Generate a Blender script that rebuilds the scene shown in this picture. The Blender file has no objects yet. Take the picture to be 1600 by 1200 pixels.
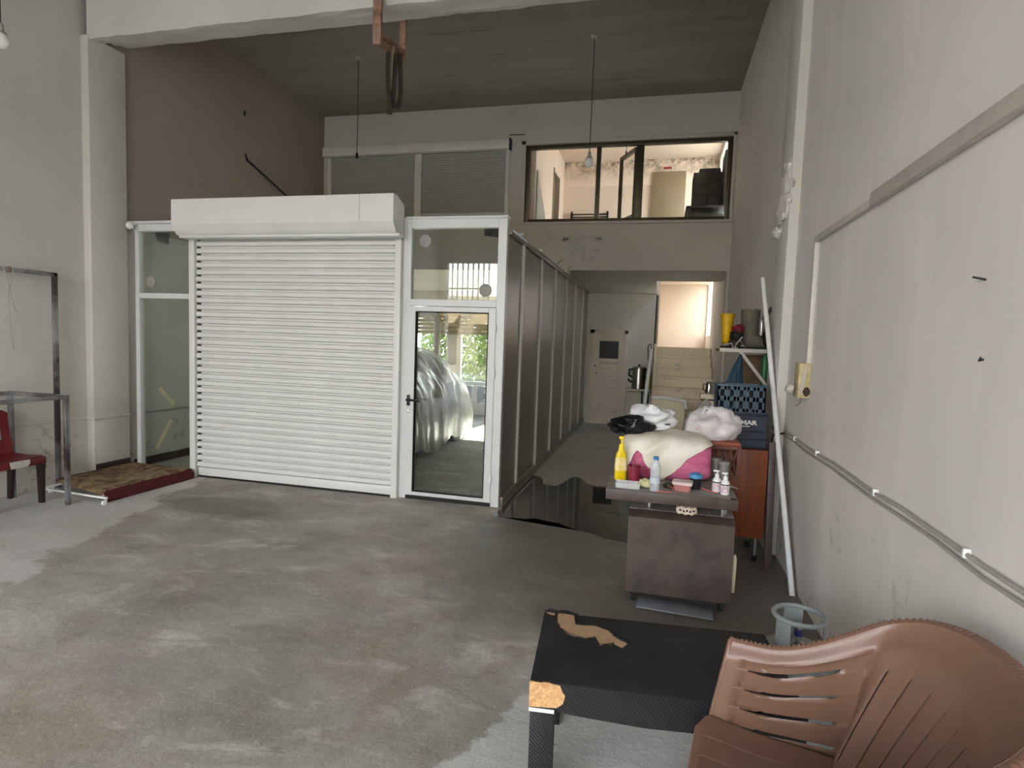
import bpy, bmesh, math, random
from mathutils import Vector, Matrix, noise
random.seed(7)
C = bpy.context.scene
COL = C.collection
# ------------------------------------------------------------------ camera
cam_d = bpy.data.cameras.new('camera'); cam = bpy.data.objects.new('camera', cam_d); COL.objects.link(cam)
cam_d.sensor_width = 36; cam_d.lens = 913.15/1600*36; cam_d.clip_start = .02
def cam_matrix(yaw, pitch, roll, loc):
    cy, sy, cp, sp, cr, sr = math.cos(yaw), math.sin(yaw), math.cos(pitch), math.sin(pitch), math.cos(roll), math.sin(roll)
    f = Vector((sy*cp, cy*cp, sp)); r0 = Vector((cy, -sy, 0)); u0 = r0.cross(f)
    r = cr*r0 + sr*u0; u = -sr*r0 + cr*u0
    m = Matrix((r, u, -f)).transposed().to_4x4(); m.translation = loc
    return m
cam.matrix_world = cam_matrix(math.radians(-13.784), math.radians(-4.193), math.radians(2.024), Vector((0, 0, 1.65)))
C.camera = cam
# ------------------------------------------------------------------ sky, sun, exposure
C.view_settings.view_transform = 'Standard'; C.view_settings.look = 'None'
C.view_settings.gamma = 1; C.view_settings.use_curve_mapping = False
C.view_settings.exposure = 3.45
W = bpy.data.worlds.new('sky'); C.world = W; W.use_nodes = True
wn = W.node_tree; wn.nodes.clear()
wo = wn.nodes.new('ShaderNodeOutputWorld'); wb = wn.nodes.new('ShaderNodeBackground')
tc = wn.nodes.new('ShaderNodeTexCoord'); sx = wn.nodes.new('ShaderNodeSeparateXYZ'); rp = wn.nodes.new('ShaderNodeValToRGB')
rp.color_ramp.elements[0].position = 0; rp.color_ramp.elements[0].color = (1, .985, .96, 1)
rp.color_ramp.elements[1].position = .9; rp.color_ramp.elements[1].color = (.76, .9, 1.12, 1)
wn.links.new(tc.outputs['Generated'], sx.inputs[0]); wn.links.new(sx.outputs['Z'], rp.inputs[0])
wn.links.new(rp.outputs[0], wb.inputs[0]); wb.inputs[1].default_value = 1.25
wn.links.new(wb.outputs[0], wo.inputs[0])
def lamp(name, kind, energy, color=(1, 1, 1), loc=(0, 0, 0), to=None, size=None):
    d = bpy.data.lights.new(name, kind); d.energy = energy; d.color = color
    o = bpy.data.objects.new(name, d); COL.objects.link(o); o.location = loc
    if to is not None:
        o.rotation_euler = (Vector(to)-Vector(loc)).to_track_quat('-Z', 'Y').to_euler()
    if size:
        d.shape = 'RECTANGLE'; d.size, d.size_y = size
    return o
sun = lamp('sun', 'SUN', 4.5, (1, .95, .85), (0, 20, 20), (-3.5, -4.5, 2.2)); sun.data.angle = .009
def portal(name, loc, to, size):
    o = lamp(name, 'AREA', 1, loc=loc, to=to, size=size); o.data.cycles.is_portal = True
portal('front_opening_portal', (-2.45, -4.5, 1.87), (-2.45, 0, 1.87), (6.6, 3.74))

# ------------------------------------------------------------------ material helpers
def lin(c):
    return tuple((v/255/12.92 if v/255 <= .04045 else ((v/255+.055)/1.055)**2.4) for v in c)
class NT:
    def __init__(s, name):
        s.m = bpy.data.materials.new(name); s.m.use_nodes = True
        s.t = s.m.node_tree; s.b = s.t.nodes['Principled BSDF']; s.out = s.t.nodes['Material Output']
        s.co = s.t.nodes.new('ShaderNodeTexCoord').outputs['Object']
    def n(s, ty, **k):
        x = s.t.nodes.new(ty)
        for a, v in k.items(): setattr(x, a, v)
        return x
    def set(s, sock, v):
        if isinstance(v, (int, float)): sock.default_value = v
        elif isinstance(v, (tuple, list)): sock.default_value = (*v, 1) if len(v) == 3 and len(sock.default_value) == 4 else v
        else: s.t.links.new(v, sock)
    def scale(s, v, vec=None):
        x = s.n('ShaderNodeMapping'); x.inputs['Scale'].default_value = v if isinstance(v, tuple) else (v, v, v)
        s.t.links.new(vec or s.co, x.inputs['Vector']); return x.outputs[0]
    def noise(s, sc, det=4, ro=.55, vec=None, dist=0):
        x = s.n('ShaderNodeTexNoise'); x.inputs['Scale'].default_value = sc; x.inputs['Detail'].default_value = det
        x.inputs['Roughness'].default_value = ro; x.inputs['Distortion'].default_value = dist
        s.t.links.new(vec or s.co, x.inputs['Vector']); return x.outputs['Fac']
    def ramp(s, f, a, b, ca=(0, 0, 0), cb=(1, 1, 1)):
        x = s.n('ShaderNodeValToRGB'); e = x.color_ramp.elements
        e[0].position = a; e[1].position = b; e[0].color = (*ca, 1); e[1].color = (*cb, 1)
        s.t.links.new(f, x.inputs[0]); return x.outputs[0]
    def mix(s, f, a, b, mode='MIX'):
        x = s.n('ShaderNodeMix', data_type='RGBA', blend_type=mode)
        s.set(x.inputs[0], f); s.set(x.inputs[6], a); s.set(x.inputs[7], b); return x.outputs[2]
    def math(s, op, a, b=0., c=0.):
        x = s.n('ShaderNodeMath', operation=op)
        for i, v in enumerate((a, b, c)): s.set(x.inputs[i], v)
        return x.outputs[0]
    def xyz(s):
        x = s.n('ShaderNodeSeparateXYZ'); s.t.links.new(s.co, x.inputs[0]); return x.outputs
    def bump(s, h, st=.3, dist=.01, prev=None):
        x = s.n('ShaderNodeBump'); x.inputs['Strength'].default_value = st; x.inputs['Distance'].default_value = dist
        s.t.links.new(h, x.inputs['Height'])
        if prev: s.t.links.new(prev, x.inputs['Normal'])
        return x.outputs[0]
    def fin(s, col, rough=.5, metal=0, normal=None, spec=None, **k):
        s.set(s.b.inputs['Base Color'], col); s.set(s.b.inputs['Roughness'], rough); s.set(s.b.inputs['Metallic'], metal)
        if normal: s.t.links.new(normal, s.b.inputs['Normal'])
        if spec is not None: s.b.inputs['Specular IOR Level'].default_value = spec
        for a, v in k.items(): s.set(s.b.inputs[a.replace('_', ' ')], v)
        return s.m
def M(name, col, rough=.5, metal=0, var=.12, sc=12, bump=.05, bsc=60, col2=None, spec=None, lo=.35, hi=.65, dist=.004):
    """plain object material: colour with procedural mottling and fine relief"""
    t = NT(name); c = lin(col)
    c2 = lin(col2) if col2 else tuple(v*(1-var) for v in c)
    f = t.ramp(t.noise(sc, 5), lo, hi)
    n = t.bump(t.noise(bsc, 3), bump, dist) if bump else None
    return t.fin(t.mix(f, c2, c), rough, metal, n, spec)
def glass(name, tint=(.86, .9, .87), refl=.045):
    t = NT(name)
    tr = t.n('ShaderNodeBsdfTransparent'); tr.inputs[0].default_value = (*tint, 1)
    gl = t.n('ShaderNodeBsdfGlossy'); gl.inputs['Roughness'].default_value = .01
    lw = t.n('ShaderNodeLayerWeight'); lw.inputs[0].default_value = .3
    f = t.math('MULTIPLY_ADD', lw.outputs['Facing'], .12, refl)
    mx = t.n('ShaderNodeMixShader'); t.t.links.new(f, mx.inputs[0]); t.t.links.new(tr.outputs[0], mx.inputs[1]); t.t.links.new(gl.outputs[0], mx.inputs[2])
    t.t.links.new(mx.outputs[0], t.out.inputs[0]); return t.m
def film(name, col, alpha_lo, alpha_hi, sc=8, rough=.25):
    """thin plastic film: part see-through, part milky"""
    t = NT(name)
    f = t.noise(sc, 5, .6, dist=.6)
    tr = t.n('ShaderNodeBsdfTransparent')
    a = t.n('ShaderNodeMapRange'); a.inputs[1].default_value = .3; a.inputs[2].default_value = .7; a.inputs[3].default_value = alpha_lo; a.inputs[4].default_value = alpha_hi
    t.t.links.new(f, a.inputs[0])
    t.fin(lin(col), rough, 0, t.bump(t.noise(sc*3, 4), .5, .01))
    mx = t.n('ShaderNodeMixShader'); t.t.links.new(a.outputs[0], mx.inputs[0]); t.t.links.new(tr.outputs[0], mx.inputs[1]); t.t.links.new(t.b.outputs[0], mx.inputs[2])
    t.t.links.new(mx.outputs[0], t.out.inputs[0]); return t.m

def wall_mat(name, col, dirt=.5, stain_h=.7, streak=.5, scuff=.25):
    t = NT(name); c = lin(col); p = t.xyz()
    big = t.noise(.9, 5, .6)
    base = t.mix(t.ramp(big, .3, .7), tuple(v*.86 for v in c), c)
    st = t.noise(1.6, 5, .6, t.scale((2.2, 2.2, .35)))
    base = t.mix(t.math('MULTIPLY', t.ramp(st, .5, .75), streak*.35), base, tuple(min(1, v*1.18) for v in c))
    # damp, flaking plaster low down
    d1 = t.ramp(t.noise(11, 7, .75), .53, .6)
    d2 = t.ramp(t.noise(2.3, 3, .5), .49, .6)
    h = t.n('ShaderNodeMapRange'); h.inputs[1].default_value = 0; h.inputs[2].default_value = stain_h; h.inputs[3].default_value = 1; h.inputs[4].default_value = 0
    t.t.links.new(p[2], h.inputs[0])
    fl = t.math('MULTIPLY', t.math('MULTIPLY', d1, d2), t.math('MULTIPLY', h.outputs[0], dirt))
    base = t.mix(fl, base, lin((126, 118, 106)))
    s2 = t.math('MULTIPLY', t.ramp(t.noise(3.1, 7, .75), .62, .72), scuff)
    base = t.mix(s2, base, tuple(v*.8 for v in c))
    n = t.bump(t.noise(60, 4, .6), .12, .004)
    n = t.bump(t.noise(3, 4, .5), .25, .02, n)
    n = t.bump(fl, -.4, .006, n)
    return t.fin(base, .75, 0, n, .25)

MAT = {}
MAT['wall_right'] = wall_mat('painted_plaster_right', (226, 221, 215), .75, 1.0, 1.3, .4)
MAT['wall_left'] = wall_mat('painted_plaster_left', (214, 210, 204), 1.4, .75, .3, .1)
MAT['wall_shade'] = wall_mat('shade_toned_plaster', (164, 154, 144), 1, .5, .2, .35)  # darker left wall plaster, shade beyond the beam put into the colour
MAT['wall_back'] = wall_mat('painted_plaster_back', (196, 190, 180), 0, .1, .3, .15)
MAT['column'] = wall_mat('painted_plaster_column', (216, 213, 206), 1.6, .6, .2, .1)
MAT['beam'] = wall_mat('painted_concrete_beam', (214, 211, 202), 0, .1, .3, .2)
MAT['cream_landing'] = wall_mat('cream_landing_plaster', (196, 176, 158), .3, .2, .3, .2)
MAT['cream'] = wall_mat('cream_plaster', (232, 214, 198), .3, .2, .3, .3)

def ceiling_mat():
    t = NT('old_boarded_concrete_ceiling'); p = t.xyz()
    c = lin((146, 140, 132))
    bd = t.noise(1.3, 6, .65, t.scale((.25, 2.6, 1)))
    col = t.mix(t.ramp(bd, .35, .65), tuple(v*.84 for v in c), c)
    dk = t.ramp(t.noise(2, 7, .75, t.scale((.28, 5, 1))), .6, .68)
    col = t.mix(t.math('MULTIPLY', dk, .7), col, lin((72, 67, 63)))
    sp = t.ramp(t.noise(1.1, 6, .7), .6, .75)
    col = t.mix(t.math('MULTIPLY', sp, .4), col, lin((88, 78, 70)))
    n = t.bump(t.noise(2, 6, .7, t.scale((.5, 8, 1))), .5, .02)
    return t.fin(col, .85, 0, n, .2)
MAT['ceiling'] = ceiling_mat()

def floor_mat():
    t = NT('worn_concrete_floor'); p = t.xyz()
    c1, c2 = lin((136, 131, 123)), lin((190, 185, 177))
    n1 = t.noise(.7, 10, .7, dist=.35); n2 = t.noise(2.6, 10, .72, t.scale((.7, 1.3, 1)), .5)
    col = t.mix(t.ramp(n1, .34, .68), c1, c2)
    col = t.mix(t.math('MULTIPLY', t.ramp(n2, .53, .68), .75), col, lin((214, 210, 203)))
    col = t.mix(t.math('MULTIPLY', t.ramp(n2, .3, .46, (1, 1, 1), (0, 0, 0)), .5), col, lin((112, 106, 98)))
    br = t.math('MULTIPLY', t.ramp(t.noise(.95, 8, .7), .5, .62), .5)
    col = t.mix(br, col, lin((150, 130, 108)))
    sp = t.math('MULTIPLY', t.ramp(t.noise(30, 5, .75), .56, .7), .5)
    col = t.mix(sp, col, lin((206, 202, 196)))
    dk = t.math('MULTIPLY', t.ramp(t.noise(24, 4, .6), .26, .34, (1, 1, 1), (0, 0, 0)), .5)
    col = t.mix(dk, col, lin((96, 90, 84)))
    # older, darker damp ground beside the puddle and the desk
    def ell(cx, cy, rx, ry, amp=.5):
        a = t.math('DIVIDE', t.math('SUBTRACT', p[0], cx), rx); b = t.math('DIVIDE', t.math('SUBTRACT', p[1], cy), ry)
        d = t.math('SQRT', t.math('ADD', t.math('MULTIPLY', a, a), t.math('MULTIPLY', b, b)))
        d = t.math('ADD', d, t.math('MULTIPLY', t.math('SUBTRACT', t.noise(1.6, 6, .6), .5), amp))
        return d
    wet = t.ramp(ell(-.1, 4.4, 1.7, 1.5, .9), .75, 1.1, (1, 1, 1), (0, 0, 0))
    passage_light = t.ramp(ell(-.6, 8.6, 1.3, 3.2, .6), .8, 1.15, (1, 1, 1), (0, 0, 0))  # not damp: passage floor painted paler in place of light
    col = t.mix(t.math('MULTIPLY', wet, .62), col, lin((78, 72, 65)))
    col = t.mix(t.math('MULTIPLY', passage_light, .5), col, lin((196, 188, 177)))
    wt = t.ramp(ell(-3.9, 4.6, .7, .35, 1.0), .7, 1.1, (1, 1, 1), (0, 0, 0))
    col = t.mix(t.math('MULTIPLY', wt, .5), col, lin((92, 87, 80)))
    # lighter screed patches
    nn = t.math('SUBTRACT', t.noise(2.2, 6, .6), .5)
    f = t.math('ADD', t.math('MULTIPLY', p[0], .868), t.math('MULTIPLY', p[1], -.496))
    f = t.math('ADD', f, t.math('MULTIPLY_ADD', nn, .5, 1.68))
    m1 = t.math('MULTIPLY', t.ramp(f, 0, .02), t.math('LESS_THAN', t.math('ADD', p[1], t.math('MULTIPLY', nn, .4)), 2.7))
    g = t.math('ADD', t.math('MULTIPLY', p[0], -1.0), t.math('MULTIPLY', p[1], -.33))
    g = t.math('ADD', g, t.math('MULTIPLY_ADD', nn, .9, -3.05))
    m2 = t.ramp(g, 0, .07)
    lt = t.mix(t.ramp(t.noise(1.5, 8, .65), .35, .7), lin((196, 194, 190)), lin((222, 220, 217)))
    col = t.mix(t.math('MULTIPLY', m1, .85), col, lt)
    col = t.mix(t.math('MULTIPLY', m2, .75), col, lt)
    # a long crack
    u = t.math('ADD', t.math('MULTIPLY', p[0], .42), t.math('MULTIPLY', p[1], .907))
    u = t.math('ADD', u, t.math('MULTIPLY_ADD', t.math('SUBTRACT', t.noise(3, 5, .7), .5), .16, -1.93))
    cr = t.math('MULTIPLY', t.math('LESS_THAN', t.math('ABSOLUTE', u), .0022), t.math('MULTIPLY', t.math('GREATER_THAN', p[0], -1.5), t.math('LESS_THAN', p[0], -.3)))
    col = t.mix(t.math('MULTIPLY', cr, .45), col, lin((96, 88, 78)))
    ro = t.mix(wet, (.62, .62, .62), (.34, .34, .34))
    rough_amt = t.noise(22, 7, .75)
    n = t.bump(rough_amt, .5, .012); n = t.bump(t.noise(5, 6, .6), .3, .015, n); n = t.bump(cr, -.6, .006, n)
    return t.fin(col, ro, 0, n, .35)
MAT['floor'] = floor_mat()
MAT['wet'] = NT('standing_water').fin(lin((50, 45, 39)), .03, 0, None, .6)
MAT['pvc'] = M('white_pvc', (214, 215, 215), .32, 0, .04, 6, .02)
MAT['pvc_grey'] = M('grey_pvc_panel', (128, 121, 110), .3, 0, .08, 3, .02)
MAT['batten'] = M('white_batten', (214, 210, 202), .4, 0, .08)
MAT['shutter'] = M('white_lacquered_aluminium', (224, 224, 221), .36, 0, .05, 5, .02)
MAT['shutter_grey'] = M('grey_roller_blind', (158, 158, 150), .5, 0, .05)
MAT['black'] = M('black_plastic', (22, 22, 23), .4, 0, .2)
MAT['rubber'] = M('black_rubber', (16, 15, 15), .7, 0, .2)
MAT['glass'] = glass('clear_glass', (.94, .96, .94))
MAT['glass_inner'] = glass('clear_inner_glass', (.98, .975, .965), .03)
MAT['glass_dark'] = M('dirty_dark_glass', (40, 40, 37), .5, 0, .5, 18, .1)
MAT['steel'] = M('brushed_steel', (190, 188, 184), .28, 1, .15, 30)
MAT['chrome'] = M('chrome', (215, 215, 215), .12, 1, .05)
MAT['bare_steel'] = M('bare_tube_steel', (158, 158, 160), .42, .6, .55, 2.2, .1, 40, (72, 62, 58), lo=.42, hi=.6)
MAT['rust'] = M('rusty_copper_bar', (172, 136, 116), .6, .1, .3, 14, .2, 50, (120, 84, 68))
MAT['dark_steel'] = M('dark_steel', (44, 40, 38), .55, .5, .4)
MAT['bronze'] = M('bronze_aluminium', (78, 70, 54), .42, .5, .15)
MAT['wenge'] = M('dark_wenge_laminate', (86, 71, 66), .5, 0, .25, 9, .06, 40, (68, 56, 52))
MAT['wenge_top'] = M('dusty_wenge_top', (150, 145, 140), .6, 0, .25, 9, .05, 40, (118, 112, 107))
MAT['wood_light'] = M('bare_particle_board', (214, 172, 122), .8, 0, .2, 90, .3, 120, (180, 134, 88))
MAT['hardboard'] = M('bare_hardboard', (184, 150, 116), .8, 0, .15, 40, .15, 90)
MAT['white'] = M('white_plastic', (238, 238, 236), .35, 0, .04)
MAT['cable'] = M('grey_cable', (172, 166, 158), .6, 0, .15)
MAT['cord'] = M('dark_cord', (58, 54, 48), .7, 0, .2)

def grain(name, ca, cb, axis=2, sc=9, rough=.4):
    t = NT(name); v = [14., 14., 14.]; v[axis] = .9
    f = t.noise(1.6, 6, .6, t.scale(tuple(v)), .5)
    return t.fin(t.mix(t.ramp(f, .32, .68), lin(ca), lin(cb)), rough, 0, t.bump(f, .08, .002))
MAT['cherry'] = grain('cherry_veneer', (108, 52, 28), (150, 78, 42))
MAT['louver'] = wall_mat('worn_cream_paint', (238, 228, 212), 1.6, .6, .2, .5)

# ------------------------------------------------------------------ mesh helpers
class B:
    def __init__(s): s.bm = bmesh.new()
    def _bev(s, faces, w, seg=2):
        es = list({e for f in faces for e in f.edges})
        bmesh.ops.bevel(s.bm, geom=es, offset=w, segments=seg, affect='EDGES', profile=.5)
    def box(s, x0, x1, y0, y1, z0, z1, bev=0, seg=2):
        return s.obox(((x0+x1)/2, (y0+y1)/2, (z0+z1)/2), (x1-x0, y1-y0, z1-z0), None, bev, seg)
    def obox(s, c, size, rot=None, bev=0, seg=2):
        m = Matrix.Translation(c) @ (rot.to_4x4() if rot else Matrix()) @ Matrix.Diagonal((*[abs(v) for v in size], 1))
        r = bmesh.ops.create_cube(s.bm, size=1, matrix=m)
        if bev: s._bev(list({f for v in r['verts'] for f in v.link_faces}), bev, seg)
        return s
    def beam(s, p0, p1, w, h, bev=0, up=(0, 0, 1)):
        p0, p1 = Vector(p0), Vector(p1); d = p1-p0; L = d.length; d.normalize()
        u = Vector(up)
        if abs(d.dot(u)) > .98: u = Vector((0, 1, 0))
        x = d.cross(u).normalized(); z = x.cross(d)
        return s.obox((p0+p1)/2, (w, L, h), Matrix((x, d, z)).transposed(), bev)
    def cyl(s, p0, p1, r0, r1=None, seg=16, bev=0):
        p0, p1 = Vector(p0), Vector(p1); d = p1-p0
        q = Vector((0, 0, 1)).rotation_difference(d).to_matrix().to_4x4()
        bmesh.ops.create_cone(s.bm, cap_ends=True, segments=seg, radius1=r0, radius2=r0 if r1 is None else r1, depth=d.length,
                              matrix=Matrix.Translation((p0+p1)/2) @ q)
        return s
    def sph(s, c, r, seg=16, rot=None):
        sc = r if isinstance(r, (tuple, list)) else (r, r, r)
        bmesh.ops.create_uvsphere(s.bm, u_segments=seg, v_segments=max(6, seg*2//3), radius=1,
                                  matrix=Matrix.Translation(c) @ (rot.to_4x4() if rot else Matrix()) @ Matrix.Diagonal((*sc, 1)))
        return s
    def lathe(s, prof, c=(0, 0, 0), seg=24, a0=0, a1=math.tau, axis=None):
        full = abs(a1-a0-math.tau) < 1e-6; n = seg if full else seg+1
        R = axis or Matrix.Identity(3); c = Vector(c); rings = []
        for r, z in prof:
            if r < 1e-6 and full: rings.append([s.bm.verts.new(c + R @ Vector((0, 0, z)))]*n)
            else: rings.append([s.bm.verts.new(c + R @ Vector((r*math.cos(a0+(a1-a0)*i/seg), r*math.sin(a0+(a1-a0)*i/seg), z))) for i in range(n)])
        for a, b in zip(rings, rings[1:]):
            for i in range(seg):
                j = (i+1) % n
                vs = []
                for v in (a[i], a[j], b[j], b[i]):
                    if v not in vs: vs.append(v)
                if len(vs) > 2:
                    try: s.bm.faces.new(vs)
                    except ValueError: pass
        return s
    def tube(s, pts, r, seg=8, closed=False, caps=True, flat=1.0):
        pts = [Vector(p) for p in pts]; n = len(pts); rings = []; prev = None
        for i, p in enumerate(pts):
            if closed: d = pts[(i+1) % n]-pts[i-1]
            else: d = pts[min(i+1, n-1)]-pts[max(i-1, 0)]
            d.normalize()
            if prev is None:
                u = Vector((0, 0, 1)) if abs(d.z) < .9 else Vector((1, 0, 0))
                u = (u - d*u.dot(d)).normalized()
            else: u = (prev - d*prev.dot(d)).normalized()
            prev = u; w = d.cross(u); rr = r[i] if isinstance(r, (list, tuple)) else r
            rings.append([s.bm.verts.new(p + u*rr*flat*math.cos(math.tau*k/seg) + w*rr*math.sin(math.tau*k/seg)) for k in range(seg)])
        rg = range(n) if closed else range(n-1)
        for i in rg:
            a, b = rings[i], rings[(i+1) % n]
            for k in range(seg): s.bm.faces.new((a[k], a[(k+1) % seg], b[(k+1) % seg], b[k]))
        if caps and not closed:
            s.bm.faces.new(rings[0][::-1]); s.bm.faces.new(rings[-1])
        return s
    def prism(s, poly, axis, a, b):
        """poly in the plane across axis: axis x -> (y,z), y -> (x,z), z -> (x,y)"""
        def P(q, t): return {'x': (t, q[0], q[1]), 'y': (q[0], t, q[1]), 'z': (q[0], q[1], t)}[axis]
        A = [s.bm.verts.new(P(q, a)) for q in poly]; D = [s.bm.verts.new(P(q, b)) for q in poly]; n = len(poly)
        s.bm.faces.new(A); s.bm.faces.new(D[::-1])
        for i in range(n): s.bm.faces.new((A[i], A[(i+1) % n], D[(i+1) % n], D[i]))
        return s
    def grid(s, fn, nu, nv, closed_u=False, skip=None):
        V = [[s.bm.verts.new(fn(i/(nu if closed_u else nu), j/nv)) for j in range(nv+1)] for i in range(nu if closed_u else nu+1)]
        for i in range(nu):
            for j in range(nv):
                if skip and skip(i, j): continue
                a = V[i]; b = V[(i+1) % len(V)]
                s.bm.faces.new((a[j], b[j], b[j+1], a[j+1]))
        return s
    def jitter(s, amp, freq, seed=0):
        for v in s.bm.verts:
            n = noise.noise_vector(v.co*freq + Vector((seed, seed*1.7, seed*.3)))
            v.co += n*amp
        return s
    def xf(s, m):
        bmesh.ops.transform(s.bm, matrix=m, verts=s.bm.verts); return s
    def solid(s, t):
        bm = s.bm; bmesh.ops.recalc_face_normals(bm, faces=bm.faces); bm.normal_update()
        vs = list(bm.verts); fs = list(bm.faces); es = [e for e in bm.edges if len(e.link_faces) == 1]
        nv = {v: bm.verts.new(v.co - v.normal*t) for v in vs}
        sides = []
        for e in es:
            l = e.link_loops[0]; a, c = l.vert, l.link_loop_next.vert; sides.append((a, c))
        for f in fs: bm.faces.new([nv[v] for v in reversed(f.verts)])
        for a, c in sides:
            try: bm.faces.new((c, a, nv[a], nv[c]))
            except ValueError: pass
        return s
    def build(s, name, mat, parent=None, local=False, smooth=.6, recalc=True):
        bm = s.bm
        if recalc: bmesh.ops.recalc_face_normals(bm, faces=bm.faces)
        if parent is not None and not local:
            off = Vector(); p = parent
            while p is not None: off += p.location; p = p.parent
            bmesh.ops.translate(bm, vec=-off, verts=bm.verts)
        for f in bm.faces: f.smooth = bool(smooth)
        for e in bm.edges:
            if len(e.link_faces) == 2 and e.calc_face_angle(0) > (smooth or .6): e.smooth = False
        me = bpy.data.meshes.new(name); bm.to_mesh(me); bm.free()
        me.materials.append(MAT[mat] if isinstance(mat, str) else mat)
        o = bpy.data.objects.new(name, me); COL.objects.link(o)
        if parent is not None: o.parent = parent
        return o
def tag(o, label=None, cat=None, group=None, kind=None):
    if label: o['label'] = label
    if cat: o['category'] = cat
    if group: o['group'] = group
    if kind: o['kind'] = kind
    return o
def thing(name, label, cat, loc=(0, 0, 0), rz=0, group=None, kind=None):
    o = bpy.data.objects.new(name, None); COL.objects.link(o); o.location = loc; o.rotation_euler = (0, 0, rz); o.empty_display_size = .1
    return tag(o, label, cat, group, kind)
def inst(o, parent=None, name=None):
    c = o.copy(); COL.objects.link(c); c.parent = parent if parent is not None else o.parent; return c
def dup(root, loc, rz=None, label=None):
    r = root.copy(); COL.objects.link(r); r.location = loc
    if rz is not None: r.rotation_euler = (0, 0, rz)
    if label: r['label'] = label
    for ch in list(root.children):
        c = ch.copy(); COL.objects.link(c); c.parent = r
        for g in list(ch.children):
            d = g.copy(); COL.objects.link(d); d.parent = c
    return r
def text(body, size, mat, parent, loc, rot, name='lettering', ext=.001, sx=1):
    cu = bpy.data.curves.new(name, 'FONT'); cu.body = body; cu.size = size; cu.extrude = ext; cu.offset = .0022 if size < .06 else .004; cu.align_x = 'CENTER'
    cu.materials.append(MAT[mat] if isinstance(mat, str) else mat)
    o = bpy.data.objects.new(name, cu); COL.objects.link(o); o.location = loc; o.rotation_euler = rot; o.scale = (sx, 1, 1)
    bpy.context.view_layer.update()
    me = bpy.data.meshes.new_from_object(o.evaluated_get(bpy.context.evaluated_depsgraph_get())); bpy.data.objects.remove(o)
    q = bpy.data.objects.new(name, me); COL.objects.link(q); q.location = loc; q.rotation_euler = rot; q.scale = (sx, 1, 1)
    if parent is not None: q.parent = parent
    return q
S = 'structure'
def struct(name, b, mat, label=None, cat=None, parent=None, smooth=.6):
    return tag(b.build(name, mat, parent, smooth=smooth), label, cat, None, S)

# ================================================================== ROOM SHELL
XL, XR, YB, YD, ZC = -5.93, 1.012, 9.53, 12.28, 5.49
YF = -4.3
b = B().grid(lambda u, v: Vector((-6.4+8*u, YF-.2+18.3*v, 0)), 40, 80); struct('floor', b, 'floor', 'worn grey concrete floor with damp and pale patches', 'floor')
b = B().box(-40, 40, -60, 60, -.4, -.02)
MAT['street'] = M('pale_street_ground', (150, 146, 138), .9)
struct('ground', b, 'street', 'pale ground outside the building', 'ground')
b = B().box(-6.5, XR+.35, YF-.3, 14, ZC, ZC+.3); struct('ceiling', b, 'ceiling', 'dark stained concrete ceiling with board marks', 'ceiling')
# left wall: front part and the part behind the beam with shade in its colour
b = B().box(-6.3, -5.97, YF, 5.3, 0, ZC)
struct('wall_left', b, 'wall_left', 'white plaster left wall, damp and flaking near the floor', 'wall')
def wall_with_holes(u0, u1, z0, z1, holes):
    """rectangles covering [u0,u1]x[z0,z1] minus holes (u0,u1,z0,z1)"""
    us = sorted({u0, u1, *[h[0] for h in holes], *[h[1] for h in holes]}); zs = sorted({z0, z1, *[h[2] for h in holes], *[h[3] for h in holes]})
    for i in range(len(us)-1):
        for j in range(len(zs)-1):
            cu, cz = (us[i]+us[i+1])/2, (zs[j]+zs[j+1])/2
            if not any(h[0] < cu < h[1] and h[2] < cz < h[3] for h in holes): yield us[i], us[i+1], zs[j], zs[j+1]
b = B()
RW = [(9.9, 12.3, 3.7, 5.35), (12.3, 13.35, 1.9, 3.8)]  # first opening is invented to brighten the upper room
for a, c, d, e in wall_with_holes(YF, 14, 0, ZC, RW): b.box(XR, XR+.3, a, c, d, e)
struct('wall_right', b, 'wall_right', 'pale grey plaster right wall with scuffs and stains', 'wall')
struct('wall_left_booth', B().box(-6.3, XL, 5.3, YD+1.5, 0, 2.78), 'wall_left', 'pale painted left wall inside the booth', 'wall')
struct('wall_left_rear', B().box(-6.3, XL, 5.3, YD+1.5, 2.78, ZC), 'wall_shade', 'left wall plaster beyond the beam with shade painted into its colour', 'wall')
# back (mezzanine) wall
b = B()
MH = [(-2.24, .955, 3.6, 4.84), (-5.84, -2.52, 3.66, 4.8)]
for a, c, d, e in wall_with_holes(XL, XR, 2.83, ZC, MH): b.box(a, c, YB, YB+.16, d, e)
b.box(.975, XR, YB, YB+.16, 0, 2.83)
struct('wall_back', b, 'wall_back', 'plaster back wall above the passage with a wide interior window', 'wall')
# slab under the mezzanine, sloping very slightly, and its floor
b = B().prism([(YB+.02, 2.83), (YD+.1, 2.70), (YD+.1, 3.1), (YB+.02, 3.1)], 'x', XL, -.06)
b.prism([(YB+.02, 2.83), (10.6, 2.78), (10.6, 3.1), (YB+.02, 3.1)], 'x', -.06, XR)
struct('ceiling_passage', b, 'column', 'pale soffit over the rear passage', 'ceiling')
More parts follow.
